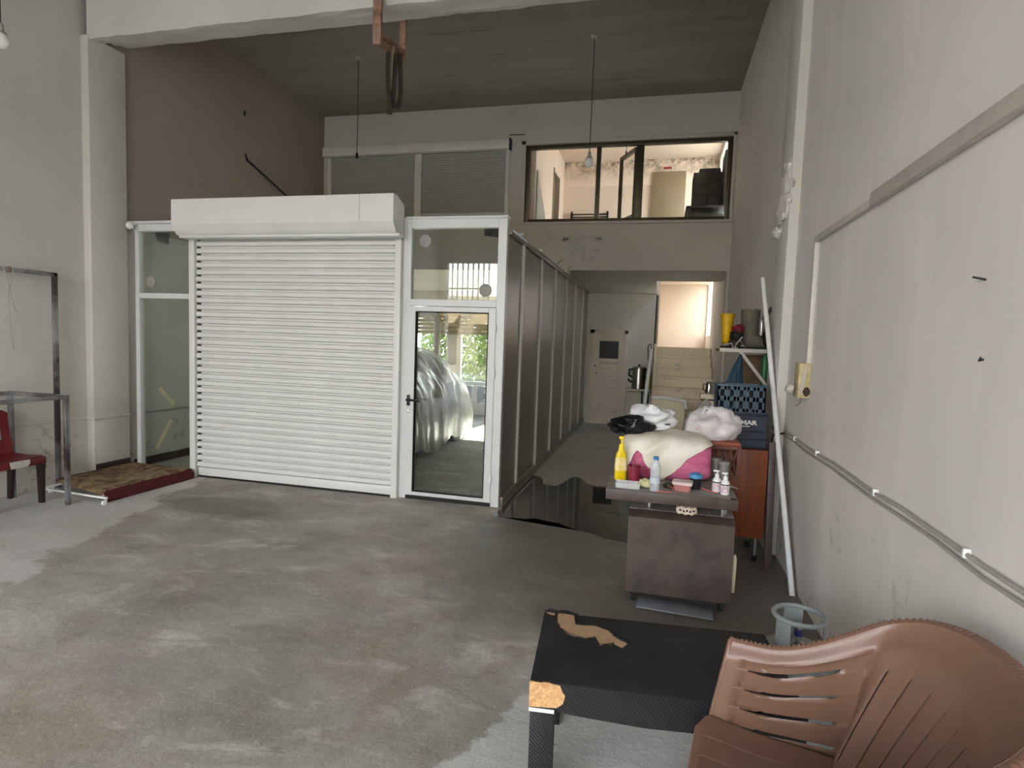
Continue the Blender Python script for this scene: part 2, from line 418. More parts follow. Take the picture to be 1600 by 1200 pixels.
# passage end wall with booth windows and rear door
b = B()
BW = [(-5.6, -4.48, .68, 2.45), (-4.25, -3.3, .68, 2.45), (-3.05, -1.8, .68, 2.45)]  # third opening is unseen, added to bring daylight into the booth
for a, c, d, e in wall_with_holes(XL, -.06, 0, 3.1, BW): b.box(a, c, YD, YD+.2, d, e)
MAT['wall_pass'] = wall_mat('white_passage_plaster', (230, 226, 217), .8, .6, .3, .2)
struct('wall_passage', b, 'wall_pass', 'dim end wall of the passage behind the booth', 'wall')
b = B().box(-.06, .0, YD, 13.5, 0, 3.1); b.box(-.3, XR, 13.4, 13.6, 0, ZC); b.box(-.06, XR, 12.6, 13.5, 3.0, 3.1)
struct('wall_landing', b, 'cream_landing', 'cream walls round the stair landing', 'wall')
# mezzanine room
b = B().box(-2.25, -2.1, YB+.16, 12.7, 3.1, ZC); b.box(-2.25, XR, 12.6, 12.75, 3.1, ZC)
struct('wall_mezzanine', b, 'cream', 'cream mouldy walls of the upper room', 'wall')
b = B().box(-2.1, XR, YB+.17, 12.6, ZC-.02, ZC-.005); struct('ceiling_mezzanine', b, 'cream')
t = NT('mould_stain'); f = t.ramp(t.noise(5, 7, .75), .42, .6)
p = t.xyz(); g = t.n('ShaderNodeMapRange'); g.inputs[1].default_value = 5.05; g.inputs[2].default_value = 5.44; t.t.links.new(p[2], g.inputs[0])
MAT['mould'] = t.fin(t.mix(t.math('MULTIPLY', f, g.outputs[0]), lin((232, 214, 198)), lin((92, 80, 66))), .9)
struct('trim_1', B().box(-2.1, XR, 12.585, 12.602, 4.95, ZC-.02), 'mould', 'mould stained band along the top of the upper room wall', 'stain')
# wall behind the camera with the wide street opening
b = B()
for a, c, d, e in wall_with_holes(-6.3, XR+.3, 0, ZC, [(-5.75, .85, 0, 3.75)]): b.box(a, c, YF-.25, YF, d, e)
struct('wall_front', b, 'wall_left', 'street front wall with its wide opening', 'wall')
portal('stair_window_portal', (XR+.28, 12.83, 2.85), (0, 12.83, 2.85), (1.05, 1.9))
portal('added_window_portal', (XR+.28, 11.1, 4.53), (0, 11.1, 4.53), (2.4, 1.65))
portal('booth_window_portal', (-3.7, YD+.25, 1.56), (-3.7, 0, 1.56), (3.9, 1.8))
gr_ = thing('window_grille', 'barred grille high in the street opening behind the viewer', 'grille', (-5.1, YF, 2.75))
MAT['grille'] = M('grey_painted_bar', (120, 122, 116), .5)
for k in range(9): B().box(-5.75+.15*k-.012, -5.75+.15*k+.012, YF-.12, YF-.08, 2.7, 3.75).build('bar', 'grille', gr_)
for z in (2.72, 3.05): B().box(-5.75, -4.5, YF-.13, YF-.07, z-.02, z+.02).build('rail', 'grille', gr_)
sb_ = thing('street_building', 'low grey-beige building with dark shop fronts across the street behind the viewer', 'building', (-6, -18, 0))
MAT['ochre'] = M('ochre_render', (140, 134, 120), .85, 0, .25, 1.5); MAT['shopdark'] = M('dark_shop_front', (52, 50, 44), .4)
B().box(-26, 12, -24, -18, -.02, 3.9, .02).build('wall', 'ochre', sb_)
for k in range(9): B().box(-25+4*k, -22.2+4*k, -18.06, -17.99, .3, 2.3).build('shop_window', 'shopdark', sb_)
for k in range(9): B().prism([(-18.0, 3.0), (-16.9, 2.5), (-16.9, 2.44), (-18.0, 2.9)], 'x', -25.2+4*k, -22+4*k).build('awning', 'blind_street' if 'blind_street' in MAT else MAT.setdefault('blind_street', M('faded_awning', (150, 134, 108), .8)), sb_)
# beam and pilasters
def beam_bm():
    b = B(); n = 90
    prof = [(5.03, ZC), (5.03, 4.615), (5.10, 4.625), (5.105, 4.65), (5.22, 4.66), (5.225, 4.688), (5.36, 4.695), (5.365, 4.722), (5.5, 4.74), (5.5, ZC)]
    V = []
    for i in range(n+1):
        x = -5.9 + 6.95*i/n; ring = []
        for k, (y, z) in enumerate(prof):
            w = noise.noise(Vector((x*2.2, k*3.1, 0)))*.02 + noise.noise(Vector((x*9, k*5.7, 4)))*.011
            ring.append(b.bm.verts.new((x, y + (w*.5 if 0 < k < 9 else 0), z + (w if 0 < k < 9 else 0))))
        V.append(ring)
    for i in range(n):
        for k in range(len(prof)-1): b.bm.faces.new((V[i][k], V[i+1][k], V[i+1][k+1], V[i][k+1]))
    return b
struct('beam', beam_bm(), 'beam', 'rough white concrete beam crossing the ceiling', 'beam', smooth=.35)
b = B().box(-5.99, -5.875, 5.02, 5.46, 0, 4.66, .006); struct('column_left', b, 'column', 'white plastered pilaster on the left wall under the beam', 'column')
b = B().box(.94, 1.03, 5.0, 5.45, 0, ZC, .006); struct('column_right', b, 'column', 'white plastered pilaster on the right wall', 'column')
# torn stone skirting at the foot of the left pilaster
sk = thing('skirting', 'dark stone skirting at the foot of the left pilaster', 'skirting', (-5.87, 5.2, 0))
MAT['stone'] = M('dark_speckled_stone', (62, 48, 46), .35, 0, .5, 70, .05)
for k in range(3): B().box(-5.876, -5.86, 5.03+.142*k, 5.168+.142*k, 0.0, .15, .002).build('stone_tile', 'stone', sk)
sk2 = thing('skirting', 'grey stone skirting inside the booth along the left wall', 'skirting', (XL+.01, 7.5, 0))
for k in range(20): B().box(XL-.002, XL+.014, 5.56+.33*k, 5.885+.33*k, .0, .1, .002).build('stone_tile', 'stone', sk2)
# ragged lump of old masonry on the right pilaster
lb = thing('masonry_stub', 'broken lump of plaster and masonry on the right pilaster', 'masonry', (.92, 5.2, 2.64))
def lump(c, r, seed, amp=.35, seg=14):
    b = B(); b.sph(c, 1, seg)
    c = Vector(c)
    for v in b.bm.verts:
        d = v.co-c; k = 1+amp*noise.noise(d*1.8+Vector((seed, 0, 0)))+amp*.5*noise.noise(d*4.5+Vector((seed, 3, 0)))
        v.co = c+Vector((d.x*r[0], d.y*r[1], d.z*r[2]))*k
    return b
lump((.95, 5.16, 2.98), (.06, .17, .11), 3).build('plaster_lump', 'wall_right', lb, smooth=.3)
lump((.945, 5.19, 2.8), (.055, .19, .13), 9).build('plaster_lump', 'wall_right', lb, smooth=.3)
lump((.955, 5.1, 3.1), (.05, .1, .06), 21).build('plaster_lump', 'wall_right', lb, smooth=.3)
lump((.93, 5.32, 2.62), (.05, .1, .05), 33).build('plaster_lump', 'wall_right', lb, smooth=.3)

# faint painted-over wording on the wall under the window
MAT['ghost'] = M('faded_lettering', (186, 180, 170), .8, 0, .2, 8, 0)
gl = thing('wall_sign', 'faint painted-over lettering on the wall below the upper window', 'sign', (-1.4, YB, 3.0))
text('VNIMUAHIM', .17, 'ghost', gl, (.0, -.002, .29), (math.pi/2, 0, 0), ext=.0005)
text('SİZ', .28, 'ghost', gl, (.2, -.002, -.03), (math.pi/2, 0, 0), ext=.0005, sx=1.15)

# ================================================================== BOOTH FRONT (Y = 5.5)
Y0 = 5.5
def bar(b, x0, x1, z0, z1, d=.07, y=Y0): b.box(x0, x1, y, y+d, z0, z1, .004, 1); return b
w1 = thing('window_1', 'tall white-framed sidelight beside the roller shutter', 'window', (-5.42, Y0, 0), kind=S)
for a in ((-5.82, -5.765, 0, 2.82), (-5.09, -5.035, 0, 2.82)): bar(B(), *a).build('frame_post', 'pvc', w1)
for a in ((-5.765, -5.09, 2.74, 2.82), (-5.765, -5.09, 1.99, 2.05), (-5.765, -5.09, 0, .05)): bar(B(), *a).build('frame_rail', 'pvc', w1)
bar(B(), -5.03, -4.95, 0, 2.7, .05).build('dark_joint', 'black', w1)
B().box(-5.9, -4.95, Y0-.03, Y0+.08, 2.82, 2.85, .004).build('cap_strip', 'pvc', w1)
for z0, z1 in ((.05, 1.99), (2.05, 2.74)): B().box(-5.77, -5.085, Y0+.035, Y0+.041, z0, z1).build('pane', 'glass', w1)
MAT['disc'] = M('grey_plastic_disc', (150, 148, 144), .5, 0, .1)
def disc(x, z, parent, r=.062):
    b = B().lathe([(0, -.012), (r*.85, -.012), (r, -.006), (r, .0)], (x, Y0+.034, z), 28, axis=Matrix.Rotation(-math.pi/2, 3, 'X')); 
    b.sph((x, Y0+.022, z), (.009, .004, .009), 8)
    return b.build('vent_disc', 'disc', parent)
disc(-5.634, 2.178, w1)
d1 = thing('door_1', 'white-framed glass door with a transom pane', 'door', (-1.96, Y0, 0), kind=S)
for a in ((-2.48, -2.43, 0, 2.825), (-1.535, -1.447, 0, 2.825)): bar(B(), *a).build('frame_post', 'pvc', d1)
for a in ((-2.43, -1.535, 2.735, 2.825), (-2.43, -1.535, 1.97, 2.04)): bar(B(), *a).build('frame_rail', 'pvc', d1)
B().box(-2.49, -1.44, Y0-.012, Y0+.09, 2.825, 2.85, .004).build('cap_strip', 'pvc', d1)
B().box(-2.43, -1.54, Y0+.036, Y0+.042, 2.04, 2.735).build('pane', 'glass', d1)
lf = B(); 
for a in ((-2.452, -2.365, .04, 1.965), (-1.605, -1.53, .04, 1.965)): bar(lf, *a, d=.075, y=Y0-.012)
for a in ((-2.366, -1.604, 1.915, 1.965), (-2.366, -1.604, .04, .08)): bar(lf, *a, d=.075, y=Y0-.011)
leaf = lf.build('door_leaf', 'pvc', d1)
B().box(-2.37, -1.6, Y0+.03, Y0+.036, .075, 1.92).build('pane', 'glass', leaf)
gk = B()
for a in ((-2.367, -2.358, .08, 1.915), (-1.612, -1.603, .08, 1.915), (-2.36, -1.61, 1.907, 1.916), (-2.36, -1.61, .079, .087)): gk.box(a[0], a[1], Y0-.014, Y0+.03, a[2], a[3])
gk.build('gasket', 'rubber', leaf)
hb = B().box(-2.44, -2.405, Y0-.022, Y0-.01, .96, 1.07, .003).cyl((-2.42, Y0-.02, 1.02), (-2.42, Y0-.06, 1.02), .011, seg=10).tube([(-2.43, Y0-.06, 1.022), (-2.36, Y0-.065, 1.022), (-2.28, Y0-.06, 1.016)], .011, 8)
hb.cyl((-2.42, Y0-.012, 1.02), (-2.42, Y0-.03, 1.02), .022, seg=14)
hb.build('handle', 'black', leaf)
B().cyl((-2.42, Y0-.008, .915), (-2.42, Y0-.025, .915), .012, seg=12).box(-2.43, -2.41, Y0-.02, Y0-.01, .885, .915, .003).build('lock_cylinder', 'chrome', leaf)
for z in (1.768, 1.338, .284): B().cyl((-1.532, Y0-.02, z-.04), (-1.532, Y0-.02, z+.04), .011, seg=10).build('hinge', 'white', d1)
B().box(-2.44, -1.53, Y0-.005, Y0+.06, .0, .038).build('sill', 'rubber', d1)
disc(-2.297, 2.614, d1); disc(-1.66, 2.137, d1)
# roller shutter -------------------------------------------------
rs = thing('roller_shutter', 'wide white slatted roller shutter, fully closed', 'shutter', (-3.77, Y0, 0))
def rail(x0, x1): return B().box(x0, x1, Y0-.06, Y0+.03, 0, 2.66, .004)
rail(-5.035, -4.965).build('guide_rail', 'shutter', rs); rail(-2.583, -2.515).build('guide_rail', 'shutter', rs)
B().box(-2.515, -2.478, Y0, Y0+.05, 0, 2.84).build('side_filler', 'pvc', rs)
B().box(-4.967, -4.935, Y0-.012, Y0+.03, 0.01, 2.62).build('rail_brush', 'black', rs); B().box(-2.592, -2.58, Y0-.028, Y0+.03, 0.01, 2.62).build('rail_brush', 'black', rs)
P = .0765
def slat_bm():
    prof = [(.012, .0), (-.018, .0015), (-.032, .009), (-.0385, .024), (-.0375, .04), (-.03, .052), (-.018, .058), (.012, .0605), (.012, .0765), (.018, .0765), (.018, 0)]
    return B().prism(prof, 'x', -4.955+3.77, -2.588+3.77)
sl0 = slat_bm().build('slat', 'shutter', rs, local=True, smooth=.62); sl0.location = (0, 0, .115)
for k in range(1, 33):
    c = inst(sl0); c.location = (random.uniform(-.003, .003), 0, .115+P*k)
B().box(-4.95, -2.59, Y0-.028, Y0+.012, .022, .113, .006).build('bottom_bar', 'shutter', rs)
B().box(-4.95, -2.59, Y0-.02, Y0+.01, .0, .024).build('floor_seal', 'rubber', rs)
hx = [(5.22, 3.012), (5.22, 2.752), (5.255, 2.70), (5.285, 2.665), (5.30, 2.655), (5.47, 2.655), (5.47, 2.93), (5.46, 2.955), (5.30, 3.012)]
bx = B().prism(hx, 'x', -5.045, -2.508).build('shutter_box', 'shutter', rs, smooth=.3)
B().box(-5.0, -2.46, 5.27, 5.40, 2.622, 2.65, .006).build('box_lip', 'shutter', bx)
for x in (-5.049, -2.508): B().prism(hx, 'x', x, x+.004).build('end_plate', 'shutter', bx)
B().box(-2.862, -2.858, 5.217, 5.222, 2.755, 3.01).build('joint_line', 'cable', bx)
B().cyl((-2.506, 5.37, 2.86), (-2.5, 5.37, 2.86), .008, seg=8).build('screw', 'cable', bx)
# small fittings at the top left corner
tg = thing('security_camera', 'small white dome camera at the top of the sidelight', 'camera', (-5.8, 5.46, 2.79))
B().sph((-5.8, 5.42, 2.79), .042, 16).build('dome', 'white', tg); B().cyl((-5.8, 5.42, 2.79), (-5.79, 5.5, 2.83), .018, seg=10).build('mount', 'white', tg)
B().tube([(-5.76, 5.42, 2.79), (-5.74, 5.42, 2.74), (-5.75, 5.44, 2.71), (-5.78, 5.46, 2.74)], .003, 6).build('lead', 'white', tg)
tg = thing('light_bulb', 'clear glass bulb hanging below the shutter box end', 'bulb', (-5.06, 5.4, 2.64))
B().lathe([(0, -.09), (.022, -.085), (.034, -.06), (.03, -.035), (.016, -.015), (.014, 0)], (-5.06, 5.4, 2.65), 16).build('glass_bulb', 'glass', tg); B().cyl((-5.06, 5.4, 2.64), (-5.06, 5.4, 2.68), .015, seg=12).build('socket', 'cable', tg)
def flood(x, z, lab, rz):
    r = thing('flood_light', lab, 'lamp', (x, 5.85, z), rz)
    B().prism([(-.055, -.05), (.055, -.065), (.06, .06), (-.06, .05)], 'y', -.03, .06).build('housing', 'black', r, local=True)
    B().box(-.045, .045, -.036, -.03, -.045, .045, .002).build('lens', 'glass_dark', r, local=True)
    B().tube([(-.07, 0, 0), (-.07, .01, .08), (.07, .01, .08), (.07, 0, 0)], .006, 6).tube([(0, .01, .08), (0, .01, 2.84-z), (0, -.27, 2.845-z)], .005, 6).build('bracket', 'black', r, local=True)
flood(-5.78, 2.73, 'black floodlight hanging inside the sidelight pane', .6); flood(-1.72, 2.77, 'black floodlight hanging inside the door transom', -.5)
for (z0, y0_, z1, y1_), lab in (((.92, 5.93, .70, 6.15), 'upper pale yellow strip painted as a sun streak on the wall inside the sidelight'), ((.51, 6.11, .17, 5.88), 'lower pale yellow strip painted as a sun streak on the wall inside the sidelight')):
    MAT.setdefault('tape', M('painted_sun_streak', (250, 244, 200), .6, 0, .1))  # pale strips put sun streaks on the wall as colour
    tag(B().beam((XL+.002, y0_, z0), (XL+.002, y1_, z1), .055, .003, up=(1, 0, 0)).build('sun_streak_strip', 'tape'), lab, 'tape')  # no real tape: the strips are painted sun streaks

# partition running back from the door ---------------------------
pw = thing('wall_partition', 'long grey panelled partition with white battens', 'partition', (-1.45, 9, 0), kind=S)
ys = [5.57, 6.2, 7.22, 8.24, 9.28, 10.32, 11.36, 12.27]
for a, c in zip(ys, ys[1:]): B().box(-1.47, -1.452, a+.004, c-.004, .09, 2.68, .003, 1).build('panel', 'pvc_grey', pw)
for a in ys[1:-1] + [12.24]: B().box(-1.455, -1.425, a-.022, a+.022, .09, 2.68, .004, 1).build('batten', 'batten', pw)
B().box(-1.475, -1.422, 5.57, 12.27, 0, .09, .006).build('bottom_rail', 'pvc_grey', pw)
B().box(-1.475, -1.42, 5.57, 12.27, 2.68, 2.74, .006).build('top_rail', 'pvc_grey', pw)
for y in (5.99, 7.0): B().box(-1.47, -1.40, y-.02, y+.02, 2.74, 2.765, .003).build('clip', 'white', pw)
for y, l in ((8.3, .09), (9.2, .12)): B().tube([(-1.44, y, 2.74), (-1.42, y, 2.74+l*.5), (-1.36, y, 2.74+l)], .004, 5).build('wire_end', 'dark_steel', pw)
B().prism([(YB, 2.83), (YD, 2.70), (YD, 2.73), (YB, 2.74)], 'x', -1.475, -1.43).build('top_filler', 'pvc_grey', pw)

# ================================================================== INSIDE THE BOOTH
for i, (x0, x1, z0, z1) in enumerate(BW):  # the last window is the hidden one added for light
    w = thing('window_%d' % (i+2), 'rear window of the booth looking out on greenery, the third one added unseen for light', 'window', ((x0+x1)/2, YD, z0), kind=S)
    for a in ((x0, x0+.05, z0, z1), (x1-.05, x1, z0, z1), (x0, x1, z0, z0+.05), (x0, x1, z1-.05, z1)): B().box(a[0], a[1], YD-.01, YD+.08, a[2], a[3]).build('frame', 'pvc', w)
    B().box(x0, x1, YD+.04, YD+.046, z0, z1).build('pane', 'glass', w)
MAT['blind'] = M('woven_blind', (186, 168, 132), .8, 0, .3, 20, .2, 60)
bl = thing('roman_blind', 'rolled woven blind across the booth rear windows', 'blind', (-4.4, YD-.06, 1.75))
for k in range(6): B().box(-5.65, -3.25, YD-.06-.012*(k % 2), YD-.03, 1.75+.085*k, 1.83+.085*k, .02).build('fold', 'blind', bl)
tag(B().box(-5.7, -1.6, YD-.1, YD-.005, .60, .65, .006).build('window_sill', 'pvc'), 'pale sill along the booth rear windows', 'sill')
tag(B().box(-5.7, -1.6, YD-.03, YD-.005, .28, .32, .006).build('trim_2', 'cable'), 'grey rail on the wall below the booth rear windows', 'rail', None, S)
tag(B().tube([(-4.62, 11.9, 0), (-4.62, 11.9, 2.0), (-4.68, 11.9, 2.12), (-4.8, 11.9, 2.18), (-5.93, 11.9, 2.18)], .075, 14).build('duct_pipe', 'cable'), 'grey bent duct pipe beside the booth rear window', 'pipe')
def bumper(x, lab):
    rr_ = thing('bumper_panel', lab, 'car part', (x, 11.85, .4), 0, 'bumper panels hung to dry')
    prof = lambda u, v: Vector((x+.34*(u-.5), 11.85-.06*math.sin(math.pi*v), .66-.3*v + .05*math.cos(math.pi*2*(u-.5))*v))
    B().grid(prof, 14, 6, skip=lambda i, j: 5 < i < 9 and 0 < j < 3).solid(.012).build('skin', 'dark_steel', rr_)
    for k in (-.1, .1): B().tube([(x+k, 11.85, .64), (x+k, YD-.08, .655)], .004, 5).build('hanging_wire', 'cable', rr_)
bumper(-3.95, 'dark bumper panel hung under the rear window next to the wrapped car'); bumper(-3.48, 'dark bumper panel hung under the rear window nearer the door hinge')
# the car under masking film
MAT['film'] = film('masking_film', (214, 216, 210), .55, .95, 5, .22)
car = thing('car', 'car wrapped in clear masking film behind the glass door', 'car', (-3.9, 7.7, 0))
def car_sec(v):
    # v along the car: height of roof line and lower hem
    pts = [(0, .62), (.08, .82), (.2, 1.0), (.3, 1.36), (.42, 1.44), (.7, 1.45), (.8, 1.4), (.9, 1.06), (.96, .86), (1, .66)]
    for (a, x), (c, y) in zip(pts, pts[1:]):
        if a <= v <= c: return x+(y-x)*(v-a)/(c-a)
    return .6
def car_fn(u, v, grow=0, hem=0, amp=0):
    top = car_sec(v)+grow; y = 5.75+3.9*v + (grow*(v-.5)*2)
    a = math.pi*u; w = .82+grow-.05*(abs(v-.5)*2)**3
    cx = -math.cos(a); sz = math.sin(a)
    x = math.copysign(abs(cx)**.5, cx)*w; lo = .16-hem
    z = lo+(top-lo)*abs(sz)**.42
    if z > .95: x *= 1-.22*(z-.95)/.5
    p = Vector((-3.9+x, y, z))
    if amp: 
        q = Vector((p.x*2.2, p.y*3.2+p.z*1.5, p.z*1.1)); p += noise.noise_vector(q)*amp + noise.noise_vector(q*2.7)*amp*.55
    return p
cb = B().grid(lambda u, v: car_fn(u, v), 28, 36)
for v in (0, 1): 
    ring = [cb.bm.verts.new(car_fn(i/28, v)) for i in range(29)]; cb.bm.faces.new(ring)
MAT['carpaint'] = M('dull_grey_car_body', (120, 122, 120), .4, .2, .1)
cb.build('body', 'carpaint', car)
for y in (6.5, 8.9):
    for x in (-4.66, -3.14):
        wv = B().lathe([(.0, -.09), (.2, -.09), (.3, -.08), (.31, -.05), (.31, .05), (.3, .08), (.2, .09), (0, .09)], (x, y, .31), 28, axis=Matrix.Rotation(math.pi/2, 3, 'Y')).build('wheel', 'rubber', car)
        B().lathe([(0, -.1), (.17, -.1), (.18, -.085)], (x, y, .31), 20, axis=Matrix.Rotation(math.pi/2, 3, 'Y')).build('hub', 'steel', wv)
B().grid(lambda u, v: car_fn(u, v, .07, .02+.1*math.sin(v*9)**2, .05), 90, 110).build('film_cover', 'film', car)

# greenery outside the booth windows
MAT['leaf'] = M('sunlit_leaf', (104, 130, 40), .6, 0, .4, 3, 0, 10, (56, 86, 22))
MAT['bark'] = M('bark', (92, 76, 60), .9)
def tree(x, y, h, r, lab, seed):
    rnd = random.Random(seed); t = thing('leafy_bush', lab, 'bush', (x, y, -.02), 0, 'bushes outside the booth windows')
    B().tube([(x, y, 0), (x+.1, y, h*.4), (x, y+.1, h*.8)], [.07, .05, .02], 8).build('trunk', 'bark', t)
    b = B()
    for k in range(2200):
        a = rnd.uniform(0, math.tau); q = rnd.random()**.4*r; z = rnd.uniform(.15, h)
        c = Vector((x+q*math.cos(a), y+q*math.sin(a)*.7, z)); n = Vector((rnd.gauss(0, 1), rnd.gauss(0, 1), rnd.gauss(.6, 1))).normalized()
        u = n.orthogonal().normalized()*rnd.uniform(.05, .09); w = n.cross(u)*.6
        b.bm.faces.new([b.bm.verts.new(c+u), b.bm.verts.new(c+w), b.bm.verts.new(c-u), b.bm.verts.new(c-w)])
    o = b.build('foliage', 'leaf', t, smooth=0); o['kind'] = 'stuff'
for k, (x, y, h, r) in enumerate(((-5.55, 14.7, 2.6, .62), (-4.2, 14.5, 2.9, .66), (-2.85, 14.7, 2.5, .62), (-4.9, 16.2, 3.0, .75), (-3.3, 16.3, 2.9, .75))):
    tree(x, y, h, r, ['sunlit bush at the left outside the booth rear windows', 'sunlit bush behind the pillar between the booth rear windows', 'sunlit bush at the right outside the booth rear windows', 'farther bush on the left beyond the booth rear windows', 'farther bush on the right beyond the booth rear windows'][k], k)

# ================================================================== MEZZANINE FRONT
ms = thing('roller_blind', 'pair of grey roller blinds on the upper left of the back wall', 'blind', (-4.2, YB, 3.66))
def corr(x0, x1, z0, z1):
    b = B(); n = int((z1-z0)/.037); V = []
    for i in range(n*4+1):
        z = z0+(z1-z0)*i/(n*4); y = YB+.02-.008*abs(math.sin(math.pi*i/4))
        V.append((b.bm.verts.new((x0, y, z)), b.bm.verts.new((x1, y, z))))
    for a, c in zip(V, V[1:]): b.bm.faces.new((a[0], a[1], c[1], c[0]))
    return b
corr(-5.78, -4.18, 3.66, 4.78).build('slat_curtain', 'shutter_grey', ms, smooth=1); corr(-4.06, -2.56, 3.75, 4.78).build('slat_curtain', 'shutter_grey', ms, smooth=1)
for x0, x1 in ((-5.84, -5.78), (-4.18, -4.06), (-2.57, -2.51)): B().box(x0, x1, YB-.02, YB+.06, 3.64, 4.8, .004).build('guide_rail', 'batten', ms)
B().box(-5.9, -2.49, YB-.12, YB+.01, 4.77, 4.93, .02).build('blind_box', 'batten', ms)
B().box(-2.5, -2.485, YB-.12, YB, 4.76, 4.935).build('end_cap', 'dark_steel', ms)
B().box(-4.06, -2.57, YB-.0, YB+.03, 3.74, 3.775, .005).build('bottom_bar', 'batten', ms)
B().box(-5.8, -2.55, YB+.03, YB+.06, 3.64, 3.68, .003).build('sill', 'bronze', ms)
# dark room behind the blinds
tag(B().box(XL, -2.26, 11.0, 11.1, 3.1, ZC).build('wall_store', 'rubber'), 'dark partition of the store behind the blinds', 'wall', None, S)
mw = thing('window_5', 'wide bronze interior window of the upper room with one open sash', 'window', (-.65, YB, 3.6), kind=S)
for a in ((-2.24, -2.17, 3.6, 4.84), (.885, .955, 3.6, 4.84), (-1.09, -1.02, 3.66, 4.78), (-.47, -.35, 3.66, 4.78)): B().box(a[0], a[1], YB+.03, YB+.11, a[2], a[3], .005).build('frame_post', 'bronze', mw)
for a in ((-2.17, .885, 3.6, 3.66), (-2.17, .885, 4.78, 4.84)): B().box(a[0], a[1], YB+.03, YB+.11, a[2], a[3], .005).build('frame_rail', 'bronze', mw)
B().box(-2.33, 1.0, YB-.05, YB+.03, 3.56, 3.6, .006).build('sill', 'wall_back', mw)
for a in ((-2.31, -2.24, 3.6, 4.9), (.955, 1.0, 3.6, 4.9), (-2.31, 1.0, 4.84, 4.9)): B().box(a[0], a[1], YB-.025, YB+.02, a[2], a[3], .004).build('architrave', 'wall_back', mw)
for x0, x1 in ((-2.17, -1.09), (-.35, .885)): B().box(x0, x1, YB+.06, YB+.065, 3.66, 4.78).build('pane', 'glass_inner', mw)
ss = B(); A = math.radians(62); hx_, hy_ = -.47, YB+.1
def sp(u, z): return (hx_-math.cos(A)*u, hy_+math.sin(A)*u, z)
for a, c in ((sp(0, 3.68), sp(0, 4.76)), (sp(.56, 3.68), sp(.56, 4.76)), (sp(0, 3.7), sp(.56, 3.7)), (sp(0, 4.74), sp(.56, 4.74))): ss.beam(a, c, .06, .05)
sash = ss.build('sash', 'bronze', mw)
B().beam(sp(.03, 4.22), sp(.53, 4.22), .005, 1.0).build('pane', 'glass_inner', sash)
B().box(sp(.56, 0)[0]-.03, sp(.56, 0)[0]-.01, hy_+.44, hy_+.47, 4.12, 4.26, .004).build('handle', 'black', sash)
# things in the upper room
dr = thing('door_2', 'plain beige door on the far wall of the upper room', 'door', (.06, 12.5, 3.1), kind=S)
MAT['beige'] = M('beige_door', (134, 118, 92), .55, 0, .08)
B().box(-.27, .39, 12.54, 12.585, 3.1, 5.2, .004).build('leaf', 'beige', dr); B().cyl((-.22, 12.54, 4.1), (-.22, 12.49, 4.1), .015, seg=8).build('handle', 'dark_steel', dr)
cb_ = thing('storage_cabinet', 'dark cabinet piled with goods in the upper room', 'cabinet', (.7, 10.9, 3.1))
MAT['dark_goods'] = M('dark_goods', (40, 32, 24), .7, 0, .5, 9)
B().box(.46, .93, 10.75, 11.2, 4.06, 4.66, .01).build('carcass', 'dark_goods', cb_)
for k in range(3):
    for j in range(2): B().box(.48+.23*j, .69+.23*j, 10.735, 10.76, 4.09+.19*k, 4.26+.19*k, .006).build('drawer', 'dark_goods', cb_)
tag(B().box(.35, XR-.02, 10.4, 11.3, 3.98, 4.02, .005).box(.4, .44, 10.45, 10.5, 3.1, 3.98).box(.4, .44, 11.2, 11.25, 3.1, 3.98).box(.42, XR-.05, 10.5, 11.2, 3.55, 3.9).build('work_table', 'dark_steel'), 'dark bench carrying the cabinet in the upper room', 'table')
tag(B().box(.93, .99, 10.3, 10.9, 4.02, 4.9, .02).jitter(.03, 4).build('dark_coat', 'rubber'), 'black coat hanging at the right end of the upper window', 'coat')
tag(B().box(.55, .9, 10.8, 11.1, 4.66, 4.74, .02).jitter(.03, 9, 4).build('tool_bundle', 'rubber'), 'dark bundle lying on top of the upper room cabinet', 'bundle')
rk = thing('wall_rack', 'low dark rail rack on the far wall of the upper room', 'rack', (-1.5, 12.5, 4.3))
for z in (4.3, 4.36): B().tube([(-1.92, 12.5, z), (-1.13, 12.5, z)], .014, 6).build('rail', 'dark_steel', rk)
for x in (-1.9, -1.15): B().box(x-.015, x+.015, 12.48, 12.6, 4.26, 4.42).build('bracket', 'dark_steel', rk)
tag(B().box(-.06, .1, 12.57, 12.585, 5.26, 5.3).build('red_tag', M('red_tag', (150, 32, 28), .5)), 'small red plate above the beige door', 'plate')
dd = thing('door_3', 'narrow open doorway in the left wall of the upper room', 'door', (-2.1, 11.6, 3.1), kind=S)
B().box(-2.12, -2.085, 11.3, 11.37, 3.1, 5.0).build('jamb', 'beige', dd); B().box(-2.12, -2.09, 11.37, 12.0, 3.1, 4.95).build('leaf', 'bronze', dd)
B().box(-2.12, -2.085, 11.98, 12.06, 3.1, 5.0).build('jamb', 'cream', dd)
tag(B().prism([(9.75, 3.65), (10.5, 3.65), (10.5, 3.9), (9.75, 4.5)], 'x', -2.09, -2.07).build('glass_sheet', M('frosted_sheet', (170, 172, 160), .3)), 'greenish sheet leaning at the left inside the upper room', 'sheet')
for i, (y0, y1, z0, z1) in enumerate(RW):
    w = thing('window_%d' % (6+i), 'side window letting daylight into the %s' % ('upper room, added unseen to brighten it' if i == 0 else 'stair landing'), 'window', (XR, (y0+y1)/2, z0), kind=S)
    for a in ((y0, y0+.04, z0, z1), (y1-.04, y1, z0, z1), (y0, y1, z0, z0+.04), (y0, y1, z1-.04, z1)): B().box(XR+.1, XR+.16, a[0], a[1], a[2], a[3]).build('frame', 'pvc', w)
    B().box(XR+.12, XR+.126, y0, y1, z0, z1).build('pane', 'glass', w)

